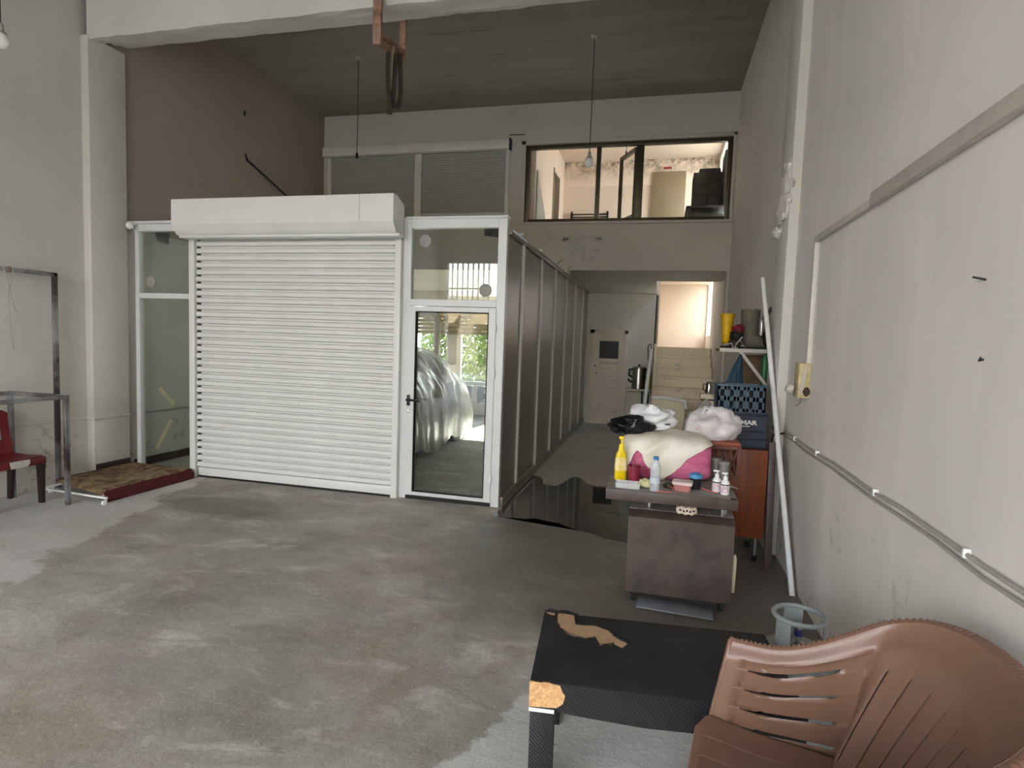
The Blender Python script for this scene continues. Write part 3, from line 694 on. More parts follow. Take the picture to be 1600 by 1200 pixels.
# ================================================================== STAIRS, REAR DOOR, SAMOVAR
MAT['step'] = wall_mat('worn_stone_step', (246, 232, 210), .8, 3, .2, .8)
st = thing('stairs', 'worn cream stone stairs rising to a bright landing', 'stairs', (.5, 9.8, 0), kind=S)
for k in range(9):
    y = 9.75+.262*k; z = .183*k
    B().box(-.035, 1.0, y, y+.3, z, z+.145, .003).build('riser', 'step', st)
    B().box(-.05, 1.005, y-.03, y+.3, z+.145, z+.183, .008).build('tread', 'step', st)
    B().box(-.055, -.0, y-.04, y+.24, max(0, z-.05), z+.23, .004).build('side_block', 'step', st)
B().box(-.05, XR, 12.1, 13.4, 1.5, 1.645).build('landing', 'step', st)
tag(B().tube([(-.045, 12.22, .3), (-.05, 12.22, 1.4), (-.045, 12.22, 2.68)], .022, 8).build('drain_pipe', 'cord'), 'dark pipe running down the wall end beside the stairs', 'pipe')
bd = thing('door_4', 'old cream panelled door with a small dark pane', 'door', (-.97, YD, 0), kind=S)
for a in ((-1.36, -1.27, 0, 1.95), (-.66, -.58, 0, 1.95), (-1.36, -.58, 1.87, 1.95)): B().box(a[0], a[1], YD-.05, YD+.01, a[2], a[3], .004).build('frame', 'louver', bd)
lo = B()
for a in ((-1.27, -1.16, .06, 1.87), (-.77, -.66, .06, 1.87), (-1.16, -.77, 1.72, 1.87), (-1.16, -.77, 1.27, 1.36), (-1.16, -.77, .06, .17)): lo.box(a[0], a[1], YD-.035, YD+.005, a[2], a[3], .003)
lo.build('leaf', 'louver', bd)
for k in range(13): B().obox((-.965, YD-.012, .21+.083*k), (.39, .018, .088), Matrix.Rotation(-.18, 3, 'X'), .002).build('slat', 'louver', bd)
B().box(-1.16, -.77, YD-.02, YD-.012, 1.36, 1.72).build('pane', 'glass_dark', bd)
B().cyl((-1.2, YD-.035, 1.05), (-1.2, YD-.07, 1.05), .014, seg=10).build('knob', 'dark_steel', bd); B().cyl((-1.24, YD-.03, 1.2), (-1.24, YD-.045, 1.2), .018, seg=10).build('lock', 'dark_steel', bd)
B().box(-1.36, -.58, YD-.08, YD, 0, .05).build('threshold', 'step', bd)
sh = thing('wall_shelf', 'small grey shelf on dark brackets beside the old door', 'shelf', (-.32, 12.1, .75))
B().box(-.56, -.09, 11.93, YD, .745, .775, .004).build('board', 'step', sh)
for x in (-.25, -.13): B().tube([(x, YD-.02, .43), (x, 12.15, .52), (x, 12.0, .7), (x, 11.96, .742)], .014, 6).build('bracket', 'dark_steel', sh)
ur = thing('tea_urn', 'steel tea urn with black side handles on the small shelf', 'urn', (-.33, 12.08, .775))
B().lathe([(0, 0), (.13, 0), (.14, .01), (.14, .40), (.135, .42), (.145, .425), (.145, .435), (.06, .46), (0, .465)], (-.33, 12.08, .775), 32).build('drum', 'steel', ur)
B().sph((-.33, 12.08, 1.255), .022, 10).build('lid_knob', 'black', ur)
for s in (-1, 1): B().tube([(-.33+s*.13, 12.02, 1.17), (-.33+s*.19, 12.0, 1.17), (-.33+s*.19, 12.0, 1.05), (-.33+s*.13, 12.02, 1.02)], .022, 8).build('handle', 'black', ur)
B().tube([(-.45, 12.0, .92), (-.51, 11.95, .93), (-.53, 11.94, .98)], .016, 8).build('tap', 'black', ur)
MAT['green'] = M('green_bottle', (142, 158, 74), .4)
tag(B().lathe([(0, 0), (.045, 0), (.05, .02), (.05, .3), (.02, .38), (.02, .44), (0, .44)], (-.13, 12.13, .775), 16).build('detergent_bottle', 'green'), 'yellow-green bottle behind the tea urn', 'bottle')
tag(B().tube([(-.2, 9.9, 0), (-.09, 9.9, 1.6)], .03, 12).build('white_post', 'white'), 'slim white post standing in front of the stairs', 'post')
tag(B().tube([(-.13, 10.0, 1.35), (-.15, 10.0, 1.62), (-.13, 10.0, 1.68), (-.1, 10.0, 1.68), (-.092, 9.92, 1.56)], .008, 6).build('hose_hook', 'cord'), 'dark hooked hose end at the top of the white post', 'hose')
MAT['creamplastic'] = M('cream_plastic', (222, 212, 180), .5, 0, .15, 4)
bo = thing('folding_board', 'cream board with a rounded pale top edge leaning before the stairs', 'board', (.22, 9.4, 0))
B().obox((.22, 9.45, .43), (.5, .03, .82), Matrix.Rotation(-.08, 3, 'X'), .012).build('panel', 'creamplastic', bo); B().tube([(-.04, 9.41, .845), (.2, 9.41, .85), (.46, 9.41, .815), (.485, 9.42, .7)], .028, 8).build('edge_roll', 'white', bo)
stl = thing('side_stand', 'narrow stone-grey pedestal at the foot of the stairs', 'stand', (.66, 7.9, 0))
B().box(.60, .74, 7.85, 8.0, 0, .98, .006).build('column', 'step', stl); B().box(.57, .79, 7.8, 8.05, 1.0, 1.06, .006).build('top', 'step', stl); B().box(.58, .77, 7.82, 8.03, .98, 1.0).build('neck', 'cord', stl)
jg = thing('steel_jug', 'small steel jug standing on the pedestal before the stairs', 'jug', (.68, 7.9, 1.06))
B().lathe([(0, 0), (.05, 0), (.053, .01), (.045, .09), (.04, .13), (.044, .15), (.038, .15), (.036, .12), (0, .12)], (.68, 7.9, 1.06), 20).build('body', 'chrome', jg); B().tube([(.64, 7.9, 1.18), (.605, 7.9, 1.19), (.6, 7.9, 1.12), (.635, 7.9, 1.09)], .007, 6).build('handle', 'black', jg)
B().sph((.68, 7.9, 1.21), (.03, .03, .012), 10).build('lid', 'chrome', jg)

# ================================================================== HANGING THINGS
def pendant(x, y, zb, lab, bulb=True, z1=ZC):
    r = thing('pendant_lamp', lab, 'lamp', (x, y, zb))
    B().lathe([(0, -.035), (.035, -.03), (.05, -.01), (.05, 0), (0, 0)], (x, y, z1), 16).build('ceiling_rose', 'cable', r)
    top = zb+(.2 if bulb else .06)
    B().tube([(x, y, z1-.03), (x+.004, y, (z1+zb)/2), (x, y, top)], .006, 6).build('cord', 'cord', r)
    if bulb:
        B().lathe([(.012, .2), (.022, .19), (.024, .14), (.04, .125), (.045, .11)], (x, y, zb), 18).build('socket', 'cable', r)
        B().lathe([(0, 0), (.03, .006), (.055, .03), (.062, .06), (.055, .09), (.04, .112)], (x, y, zb), 20).build('bulb', 'white', r)
    else: B().cyl((x, y, zb), (x, y, zb+.07), .02, .016, seg=12).build('socket', 'black', r)
    return r
pendant(-4.22, 7.61, 4.13, 'bare dark lamp socket hanging on a long cord at left', False)
pendant(-.96, 7.6, 3.88, 'white globe bulb hanging on a long cord before the upper window')
pendant(-5.31, 3.78, 3.88, 'white bulb hanging at the far left near the front')
pendant(-.75, 11.4, 5.2, 'short dark lamp socket on the upper room ceiling', False, ZC-.02)
hg = thing('hoist_hanger', 'rusty flat-bar hanger with dark straps looped over the beam', 'hanger', (-2.55, 5.25, 4.3))
B().box(-2.60, -2.52, 4.93, 4.965, 4.24, ZC, .004).build('bar', 'rust', hg); B().box(-2.63, -2.565, 5.54, 5.575, 4.38, ZC, .004).build('bar', 'rust', hg)
B().beam((-2.565, 4.95, 4.35), (-2.60, 5.56, 4.46), .06, .04, .004).build('cross_piece', 'rust', hg); B().beam((-2.565, 4.96, 4.27), (-2.6, 5.52, 4.38), .05, .02, .004).build('cross_piece', 'rust', hg)
B().tube([(-2.575, 4.93, 4.35), (-2.54, 4.925, 4.36), (-2.54, 4.925, 4.26), (-2.575, 4.93, 4.25)], .004, 5, True).build('tie_wire', 'cable', hg)
def strap(pts, w, name, mat):
    pts = [Vector(p) for p in pts]; b = B(); V = []
    for i, p in enumerate(pts): V.append((b.bm.verts.new(p+Vector((-w/2, .01*math.sin(i), 0))), b.bm.verts.new(p+Vector((w/2, -.01*math.sin(i), 0)))))
    for a, c in zip(V, V[1:]): b.bm.faces.new((a[0], a[1], c[1], c[0]))
    return b.solid(.006).build(name, mat, hg, smooth=1)
MAT['strap'] = M('dark_brown_strap', (52, 40, 32), .7, 0, .5, 14, .2); MAT['strap2'] = M('tan_strap', (134, 116, 94), .7, 0, .3, 14)
strap([(-2.575, 5.2, 4.3), (-2.58, 5.2, 4.15), (-2.575, 5.2, 4.0), (-2.555, 5.2, 3.88), (-2.55, 5.2, 3.73)], .045, 'strap', 'strap'); strap([(-2.53, 5.22, 4.36), (-2.545, 5.22, 4.2), (-2.55, 5.22, 4.05), (-2.56, 5.22, 3.95)], .03, 'strap', 'strap2')
strap([(-2.49, 5.26, 4.3), (-2.48, 5.26, 4.1), (-2.475, 5.26, 3.95), (-2.49, 5.26, 3.83), (-2.52, 5.25, 3.8), (-2.54, 5.24, 3.88), (-2.53, 5.24, 4.1), (-2.52, 5.24, 4.3)], .05, 'strap', 'strap')
# left upper wall: rusty diagonal rod and an old hole
tag(B().tube([(XL-.01, 7.48, 4.22), (XL+.02, 7.5, 4.125), (XL+.04, 7.56, 4.1), (XL+.05, 8.6, 3.77)], .016, 8).build('iron_rod', 'dark_steel'), 'black iron rod slanting down the left wall above the shutter', 'rod')
tag(lump((XL+.002, 7.46, 4.78), (.008, .022, .04), 4).build('wall_hole', 'rubber'), 'small black plugged hole high on the left wall', 'hole')
tag(B().tube([(-2.53, YB-.006, 5.02), (-2.4, YB-.006, 5.012), (-2.27, YB-.006, 5.013)], .007, 6).build('cable_stub', 'dark_steel'), 'short dark cable stub on the back wall left of the window', 'cable')

# ================================================================== RIGHT WALL FITTINGS
MAT['trunk'] = M('painted_trunking', (196, 190, 180), .6, 0, .12)
ct = thing('cable_trunking', 'painted cable trunking running along and down the right wall', 'trunking', (XR, 3, 2.4))
B().box(XR-.03, XR, 3.25, 4.34, 2.375, 2.415, .004).build('rail', 'trunk', ct); B().box(XR-.042, XR, -1.5, 3.25, 2.37, 2.435, .008).build('rail', 'trunk', ct); B().box(XR-.03, XR, 4.30, 4.34, 1.56, 2.378, .004).build('drop', 'batten', ct)
jb = thing('junction_box', 'yellowed electric box with broken cover and dangling knob', 'box', (XR-.04, 4.36, 1.33))
MAT['yellowed'] = M('yellowed_plastic', (204, 190, 142), .5, 0, .3, 16, .1)
B().box(XR-.075, XR, 4.29, 4.42, 1.335, 1.57, .006).build('case', 'yellowed', jb); B().beam((XR-.03, 4.286, 1.56), (XR-.06, 4.286, 1.37), .02, .012).build('cover_edge', 'trunk', jb)
B().lathe([(0, .0), (.03, 0), (.034, .015), (.03, .04), (.015, .045), (0, .045)], (XR-.1, 4.33, 1.39), 16, axis=Matrix.Rotation(-1.2, 3, 'Y')).build('knob', 'trunk', jb); lump((XR-.02, 4.285, 1.38), (.022, .006, .03), 8).build('burn_mark', 'strap', jb)
B().tube([(XR-.05, 4.29, 1.34), (XR-.06, 4.28, 1.3), (XR-.08, 4.28, 1.28)], .004, 5).build('wire_end', 'strap2', jb)
cl = thing('wall_cables', 'two grey cables clipped low along the right wall', 'cable', (XR-.01, 3, 1.0))
for dz, r in ((.02, .008), (-.012, .007)):
    pts = [(XR-.012, 4.92-.32*k, 1.0+dz+.006*math.sin(k*1.9)+.002*math.sin(k*2.7+dz*90)) for k in range(20)]
    B().tube(pts, r, 7).build('cable', 'cable', cl)
for y in (4.55, 3.95, 2.95, 2.14): B().box(XR-.024, XR, y-.007, y+.007, 1.005, 1.036, .003).build('clip', 'white', cl)
hk = thing('wall_hook', 'dark red ring and hook on the right pilaster', 'hook', (.93, 5.0, .93))
B().tube([(.945+.0, 4.975+.0, .99), (.925, 4.97, .97), (.92, 4.97, .9), (.93, 4.97, .86)], .008, 6).build('hook', 'strap', hk); B().tube([(.93, 4.975, .985), (.98, 4.93, 1.0), (1.0, 4.9, 1.01)], .007, 6).build('lead', 'strap', hk); B().box(.925, .965, 4.98, 5.0, 1.02, 1.05, .004).build('plate', 'dark_steel', hk)
tag(B().tube([(.972, 4.19, .0), (.922, 4.885, 1.14), (.872, 5.58, 2.28)], .019, 10).build('white_pole', 'white'), 'long white plastic pole leaning on the right wall', 'pole')
tag(B().tube([(XR, 2.2, 1.9), (XR-.03, 2.22, 1.91)], .0035, 6).build('wall_nail', 'dark_steel'), 'upper bent nail sticking out of the right wall', 'nail'); tag(B().tube([(XR, 2.17, 1.645), (XR-.012, 2.175, 1.64), (XR-.014, 2.16, 1.65)], .003, 6).build('wall_nail', 'dark_steel'), 'lower short nail in the right wall', 'nail')
# left wall conduit
tag(B().tube([(-5.955, 3.2, .69), (-5.955, 4.2, .67), (-5.955, 4.97, .66), (-5.94, 5.0, .66), (-5.865, 5.01, .655), (-5.86, 5.1, .65), (-5.86, 5.45, .65)], .012, 8).build('conduit', 'column'), 'thin painted conduit low along the left wall and pilaster', 'conduit'); tag(B().tube([(XL+.012, 5.56, .645), (XL+.012, 9.0, .64)], .012, 8).build('conduit', 'cable'), 'grey conduit on the left wall seen through the sidelight', 'conduit')

# ================================================================== LEFT CORNER
tf = thing('tube_stand', 'tall bare steel tube frame standing along the left wall', 'frame', (-5.85, 4.3, 0))
B().beam((-5.85, 4.6, .0), (-5.85, 4.6, 2.165), .038, .038, .002, up=(1, 0, 0)).build('post', 'bare_steel', tf); B().beam((-5.85, 3.1, .0), (-5.85, 3.1, 2.165), .038, .038, .002, up=(1, 0, 0)).build('post', 'bare_steel', tf)
B().box(-5.869, -5.831, 3.08, 4.62, 2.128, 2.166, .002).build('top_bar', 'bare_steel', tf)
sg = thing('string', 'loose grey string tied over the tall steel frame', 'string', (-5.83, 4.16, 1.55))
B().tube([(-5.83, 4.12, 2.17), (-5.82, 4.13, 2.1), (-5.82, 4.16, 1.95), (-5.82, 4.2, 1.78), (-5.82, 4.23, 1.76)], .005, 6).build('strand', 'cable', sg); B().tube([(-5.826, 4.2, 2.17), (-5.82, 4.19, 2.1), (-5.82, 4.14, 1.9), (-5.82, 4.16, 1.6), (-5.82, 4.18, 1.42), (-5.82, 4.2, 1.41)], .005, 6).build('strand', 'cable', sg)
B().box(-5.873, -5.827, 4.16, 4.19, 2.124, 2.172, .003).build('wrap', 'strap2', sg)
sf = thing('tube_rack', 'low open steel tube frame around the red chair', 'frame', (-5.5, 3.8, 0))
def post(x, y): return B().beam((x, y, 0), (x, y, 1.0), .036, .036, .002, up=(1, 0, 0)).build('post', 'bare_steel', sf)
for x, y in ((-5.2, 4.17), (-5.86, 4.17), (-5.2, 3.3), (-5.86, 3.3)): post(x, y)
for a, c in (((-5.88, 4.17, 1.0), (-5.18, 4.17, 1.0)), ((-5.2, 3.28, 1.0), (-5.2, 4.19, 1.0)), ((-5.86, 3.28, 1.0), (-5.86, 4.19, 1.0)), ((-5.88, 3.3, 1.0), (-5.18, 3.3, 1.0))): B().beam(a, c, .036, .036, .002).build('top_bar', 'bare_steel', sf)
MAT['red_plastic'] = M('faded_red_plastic', (112, 24, 28), .45, 0, .35, 8, .08); MAT['dark_plastic'] = M('dark_brown_plastic', (40, 24, 24), .5, 0, .3, 8)
rc = thing('plastic_chair', 'worn red plastic chair against the left wall inside the low frame', 'chair', (-5.65, 3.94, 0))
B().grid(lambda u, v: Vector((-5.86+.42*u, 3.72+.45*v, .44+.012*(2*v-1)**2-.01*math.sin(math.pi*u)-.06*max(0, abs(2*v-1)-.93)/.07-.06*max(0, u-.95)/.05)), 40, 40).solid(.006).build('seat', 'red_plastic', rc)
for y in (3.735, 4.13): 
    B().prism([(-5.50, 0), (-5.455, 0), (-5.44, .43), (-5.52, .43)], 'y', y, y+.03).build('leg', 'dark_plastic', rc); B().prism([(-5.88, 0), (-5.84, 0), (-5.79, .43), (-5.87, .43)], 'y', y, y+.03).build('leg', 'dark_plastic', rc)
B().box(-5.86, -5.44, 3.725, 3.74, .37, .435, .004).box(-5.86, -5.44, 4.15, 4.165, .37, .435, .004).box(-5.455, -5.44, 3.73, 4.16, .37, .43, .004).build('apron', 'red_plastic', rc)
B().grid(lambda u, v: Vector((-5.86-.06*v+.03*(2*u-1)**2, 3.73+.43*u, .44+.42*v-.05*v*(2*u-1)**4)), 24, 16, skip=lambda i, j: i % 4 == 3 and 4 < j < 13 and 2 < i < 21).solid(.006).build('backrest', 'red_plastic', rc)
MAT['patch'] = M('worn_white_patch', (206, 200, 190), .6, 0, .2, 20)
B().prism([(3.86, .372), (4.0, .372), (4.02, .4), (4.02, .434), (3.85, .434)], 'x', -5.441, -5.436).build('worn_patch', 'patch', rc)
dl = thing('rug_dolly', 'low white-framed dolly on castors carrying the rug', 'dolly', (-5.3, 4.8, 0))
for a, c in (((-5.76, 4.36, .058), (-4.9, 4.30, .058)), ((-5.76, 5.4, .058), (-4.98, 5.34, .058)), ((-5.74, 4.36, .058), (-5.78, 5.4, .058)), ((-5.0, 4.32, .058), (-4.99, 5.34, .058))): B().beam(a, c, .022, .016, .002).build('frame_bar', 'white', dl)
for x, y in ((-4.9, 4.27), (-5.72, 4.42), (-5.02, 5.28), (-5.74, 5.32)):
    B().cyl((x-.01, y, .021), (x+.01, y, .021), .021, seg=16).build('wheel', 'white', dl); B().tube([(x, y+.018, .022), (x, y+.02, .05), (x, y+.005, .058)], .007, 6).build('fork', 'white', dl)
t = NT('worn_patterned_rug'); v = t.n('ShaderNodeTexVoronoi'); v.inputs['Scale'].default_value = 5.5; t.t.links.new(t.scale((1.6, 1, 1)), v.inputs['Vector'])
wv = t.ramp(t.noise(7, 5, .65, dist=1.2), .44, .6)
cc = t.mix(wv, lin((160, 140, 110)), lin((112, 82, 64))); cc = t.mix(t.ramp(v.outputs['Distance'], .16, .24, (1, 1, 1), (0, 0, 0)), cc, lin((116, 92, 62)))
cc = t.mix(t.math('MULTIPLY', t.ramp(t.noise(3, 6, .7), .52, .66), .6), cc, lin((70, 52, 40)))
MAT['rug'] = t.fin(cc, .95, 0, t.bump(t.noise(160, 2), .6, .004), .1)
MAT['rug_edge'] = M('dark_red_pile_edge', (84, 18, 26), .95, 0, .4, 30, .5, 120)
rg = thing('rug', 'small worn beige patterned rug with a dark red edge by the sidelight', 'rug', (-5.3, 4.8, .09))
Q = [Vector((-5.81, 4.55, 0)), Vector((-5.845, 5.46, 0)), Vector((-4.93, 5.38, 0)), Vector((-4.955, 4.34, 0))]
def rugp(u, v, z=0):
    p = (Q[0]*(1-u)+Q[3]*u)*(1-v)+(Q[1]*(1-u)+Q[2]*u)*v
    return Vector((p.x, p.y, .085+z+.008*noise.noise(p*4)-.05*max(0, u-.95)/.05-.02*max(0, .03-v)/.03))
B().grid(lambda u, v: rugp(u*.955, v), 30, 36).solid(.014).build('pile', 'rug', rg)
B().grid(lambda u, v: rugp(.95, v)+Vector((.045*math.sin(u*math.pi*.75), .006*noise.noise(Vector((v*30, u*4, 2))), .012-.1*u+.008*noise.noise(Vector((v*22, 0, 0))))), 6, 60).solid(.012).build('edge', 'rug_edge', rg)
B().grid(lambda u, v: rugp(-.01+.03*u, v, .004), 2, 36).solid(.012).build('edge', 'rug_edge', rg)

# ================================================================== DESK AND ITS CLUTTER
dk = thing('reception_desk', 'dark wenge desk with a raised top slab on steel standoffs', 'desk', (.13, 4.1, 0))
B().box(-.265, .517, 3.665, 4.55, .685, .75, .003).build('top_slab', 'wenge_top', dk)
B().box(-.266, .518, 3.655, 3.667, .684, .7505, .002).build('edge_band', 'wenge', dk)
B().prism([(3.735, .075), (4.45, .075), (4.45, .60), (3.80, .60), (3.735, .565)], 'x', -.12, .52).build('body', 'wenge', dk)
B().box(-.119, .519, 3.803, 4.449, .597, .602).build('body_top', 'wenge_top', dk)
for x, y in ((.005, 3.85), (.455, 3.83), (-.02, 4.38), (.45, 4.38)): B().cyl((x, y, .6), (x, y, .685), .022, seg=18).build('standoff', 'chrome', dk)
B().cyl((-.13, 4.15, .6), (-.13, 4.15, .685), .01, seg=12).build('standoff', 'chrome', dk)
for x, y in ((-.07, 3.78), (.47, 3.8), (-.07, 4.4), (.47, 4.4)):
    c = B().cyl((x-.012, y, .03), (x+.012, y, .03), .03, seg=16).box(x-.02, x+.02, y-.02, y+.02, .055, .078).build('castor', 'rubber', dk)
B().tube([(.535, 3.8, .13), (.538, 3.8, .34), (.53, 3.8, .37)], .014, 8).build('side_handle', 'creamplastic', dk)
tag(B().obox((.19, 3.72, .014), (.46, .16, .012), Matrix.Rotation(-.08, 3, 'Z'), .003).build('floor_sheet', M('blue_grey_sheet', (132, 138, 146), .6, 0, .2, 5)), 'blue-grey sheet lying on the floor under the desk front', 'sheet')
# puddle
pts = [(-1.415, 5.2), (-1.2, 5.22), (-1.0, 5.27), (-.8, 5.2), (-.55, 5.05), (-.35, 4.95), (-.12, 4.86), (.1, 4.9), (.2, 5.4), (.1, 6.2), (-.1, 6.75), (-.25, 6.72), (-.42, 6.86), (-.6, 6.75), (-.72, 6.82), (-.82, 7.1), (-.92, 7.12), (-.98, 6.86), (-1.05, 6.55), (-1.2, 6.62), (-1.3, 6.9), (-1.41, 7.0)]
b = B(); fine = []
for (x0, y0), (x1, y1) in zip(pts, pts[1:]+pts[:1]):
    for k in range(6):
        f = k/6; x, y = x0+(x1-x0)*f, y0+(y1-y0)*f; n = noise.noise_vector(Vector((x*6, y*6, 0)))*.035; fine.append((min(-1.412, x) if x < -1.4 else x+n.x, y+n.y))
b.prism(fine, 'z', .0005, .004); bmesh.ops.triangulate(b.bm, faces=[f for f in b.bm.faces if len(f.verts) > 4])
tag(b.build('puddle', 'wet'), 'dark puddle of water on the floor beside the partition', 'puddle')
# pink bundle and cloth
MAT['pink'] = NT('pink_quilt'); t = MAT['pink']; f = t.ramp(t.noise(5, 6, .6, t.scale((1, 1, 2.2)), 1.2), .3, .7); MAT['pink'] = t.fin(t.mix(f, lin((196, 88, 128)), lin((226, 128, 164))), .6, 0, t.bump(t.noise(9, 5, .6, t.scale((1, 1, 2.4)), 1.5), .8, .02))
t = NT('ivory_cloth'); MAT['cloth'] = t.fin(t.mix(t.ramp(t.noise(4, 4), .35, .65), lin((226, 218, 198)), lin((242, 238, 226))), .9, 0, t.bump(t.noise(300, 2), .2, .002), .1)
def bun(a, ph, grow=0, fold=0):
    cx, cy, cz, hx, hy, hz = .10, 4.23, .885, .30+grow, .235+grow, .15+grow
    k = max(0, 1-abs(a)**5)**.2 if abs(a) < 1 else 0
    pw = lambda v, e: math.copysign(abs(v)**e, v)
    y = cy-hy*k*pw(math.cos(ph), .6); z = cz+hz*k*pw(math.sin(ph), .6)
    z += .035*math.sin((a+.25)*2.2)*(1 if z > cz else 0)*0
    p = Vector((cx+hx*a, y, max(z, .7505+grow*.3)))
    q = Vector((p.x*5+p.z*4, p.y*5, p.z*7)); p += noise.noise_vector(q)*.012
    if fold: p += Vector((0, -1, .6))*fold*noise.noise(Vector((p.x*9-p.z*11, p.z*3, 1)))
    return p
bn = thing('pink_bundle', 'big soft bundle of pink quilt on the desk', 'bundle', (.1, 4.23, .75))
B().grid(lambda u, v: bun(2*u-1, math.tau*v), 44, 48).build('quilt', 'pink', bn, smooth=1.2)
def interp(tb, x):
    for (a, p), (c, q) in zip(tb, tb[1:]):
        if a <= x <= c: return p+(q-p)*(x-a)/(c-a)
    return tb[-1][1]
def cloth(left, right, n=36, m=40):
    def fn(u, v):
        ph = -1.0+v*3.2
        a = interp(left, ph)*(1-u)+interp(right, ph)*u
        return bun(max(-1.02, min(.985, a)), ph, .016, .032)
    return B().grid(fn, n, m).solid(.003)
cl_ = thing('white_cloth', 'ivory cloth draped diagonally over the pink bundle', 'cloth', (.1, 4.2, .9))
cloth([(-1, -.05), (-.3, -.22), (.15, -.6), (.5, -.98), (2.3, -.98)], [(-1, -.1), (-.45, 0.02), (-.1, .22), (0, .33), (.15, .52), (.4, .72), (.8, .9), (1.2, .96), (2.3, .96)]).build('main_fold', 'cloth', cl_, smooth=1.2)
cloth([(-1, -.99), (2.3, -.99)], [(-1, -.9), (-.3, -.85), (.2, -.6), (.6, -.5), (2.3, -.5)], 14, 40).build('side_flap', 'cloth', cl_, smooth=1.2)
# crumpled plastic bags
def bag(name, c, r, seed, mat, amp=.4, seg=44, flat=.6):
    b = B(); b.sph(c, 1, seg); c = Vector(c)
    for v in b.bm.verts:
        d = v.co-c; q = d*1.6+Vector((seed, seed*.7, 0))
        k = 1+amp*noise.noise(q)-amp*.45*abs(noise.noise(q*2.3))-amp*.25*abs(noise.noise(q*5))
        z = d.z if d.z > -flat else -flat+(d.z+flat)*.1
        v.co = c+Vector((d.x*r[0]*k, d.y*r[1]*k, z*r[2]*(k if d.z > 0 else 1)))
    return b
MAT['bagwhite'] = film('white_carrier_film', (236, 236, 238), .86, 1, 10, .3); MAT['baghaze'] = film('hazy_carrier_film', (226, 220, 222), .78, .98, 8, .3)
MAT['bagblack'] = M('black_bag_film', (14, 14, 15), .22, 0, .2, 10, .3, 20); MAT['baggrey'] = film('grey_sack_film', (170, 166, 156), .8, .98, 8, .35)
tag(bag('b', (-.15, 4.22, 1.075), (.15, .13, .085), 3, 'bagblack').build('black_bag', 'bagblack', smooth=1), 'crumpled black plastic bag on the left end of the bundle', 'bag')
wb2 = thing('white_bag', 'crumpled white carrier bag lying behind the black bag', 'bag', (-.02, 4.36, 1.05)); bag('b', (-.02, 4.36, 1.12), (.18, .13, .11), 11, 'w', .5).build('film', 'bagwhite', wb2, smooth=1)
for x, z, r in ((-.10, 1.115, .5), (.10, 1.10, -.4)): B().obox((x, 4.265, z), (.035, .003, .012), Matrix.Rotation(r*.3, 3, 'Y')).build('printed_mark', 'black', wb2)
bk = thing('plastic_basket', 'terracotta lattice plastic basket upturned on the desk corner', 'basket', (.43, 4.42, .75))
MAT['terra'] = M('terracotta_plastic', (150, 78, 54), .5, 0, .2)
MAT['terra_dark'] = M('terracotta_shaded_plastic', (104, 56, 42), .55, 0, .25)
b = B().box(.27, .6, 4.28, 4.54, .972, 1.0, .006); b.build('base', 'terra', bk)
lat = B()
for s, y in ((0, 4.29), (1, 4.53)):
    for k in range(7):
        x = .285+.04*k; lat.beam((x, y, .752), (x+.06, y, .975), .008, .008); lat.beam((x+.06, y, .752), (x, y, .975), .008, .008)
for x in (.283, .585):
    for k in range(5):
        y = 4.3+.04*k; lat.beam((x, y, .752), (x, y+.06, .975), .008, .008); lat.beam((x, y+.06, .752), (x, y, .975), .008, .008)
for x, y in ((.28, 4.285), (.59, 4.285), (.28, 4.535), (.59, 4.535)): lat.box(x-.012, x+.012, y-.012, y+.012, .752, .98)
for z in (.76, .96): lat.box(.275, .595, 4.283, 4.291, z-.01, z+.012)
lat.build('lattice_side', 'terra_dark', bk)
hb_ = thing('white_bag', 'full hazy white carrier bag on the terracotta basket', 'bag', (.42, 4.42, 1.0)); bag('b', (.42, 4.42, 1.085), (.19, .15, .14), 5, 'w', .32).build('film', 'baghaze', hb_, smooth=1)
B().tube([(.34, 4.40, 1.17), (.36, 4.39, 1.225), (.42, 4.40, 1.205), (.47, 4.4, 1.225), (.5, 4.42, 1.165)], [.02, .024, .012, .022, .02], 8, flat=.5).build('knotted_handle', 'bagwhite', hb_)
MAT['pinkprint'] = M('faint_pink_print', (206, 150, 160), .5); B().obox((.315, 4.325, 1.09), (.035, .004, .04), Matrix.Rotation(.5, 3, 'Z')).build('printed_mark', 'pinkprint', hb_)
tag(bag('b', (.40, 5.4, .56), (.17, .18, .6), 23, 'w', .22, 40, .95).build('grey_sack', 'baggrey', smooth=1), 'tall grey plastic sack standing behind the white bags', 'sack')
# bottles and small things on the slab (z = .75)
Z = .752
MAT['yellow'] = M('yellow_soap', (238, 206, 20), .3, 0, .1); MAT['yellow_pump'] = M('yellow_pump', (244, 214, 30), .35); MAT['labelwhite'] = M('cream_label', (238, 228, 190), .5, 0, .3, 30, 0, 10, (236, 200, 60))
def rrect(w, d, r, n=5):
    o = []
    for cx, cy, a in ((w-r, d-r, 0), (-w+r, d-r, 90), (-w+r, -d+r, 180), (w-r, -d+r, 270)):
        for k in range(n+1):
            t_ = math.radians(a+90*k/n); o.append((cx+r*math.cos(t_), cy+r*math.sin(t_)))
    return o
def loft(secs, c, cap=True):
    """secs: list of (z, half width, half depth, corner radius)"""
    b = B(); R = [[b.bm.verts.new((c[0]+x, c[1]+y, c[2]+z)) for x, y in rrect(w, d, r)] for z, w, d, r in secs]
    for a, e in zip(R, R[1:]):
        for i in range(len(a)): b.bm.faces.new((a[i], a[(i+1) % len(a)], e[(i+1) % len(a)], e[i]))
    if cap: b.bm.faces.new(R[0][::-1]); b.bm.faces.new(R[-1])
    return b
yb = thing('soap_bottle', 'yellow pump soap bottle at the left end of the desk', 'bottle', (-.195, 3.93, Z), .25)
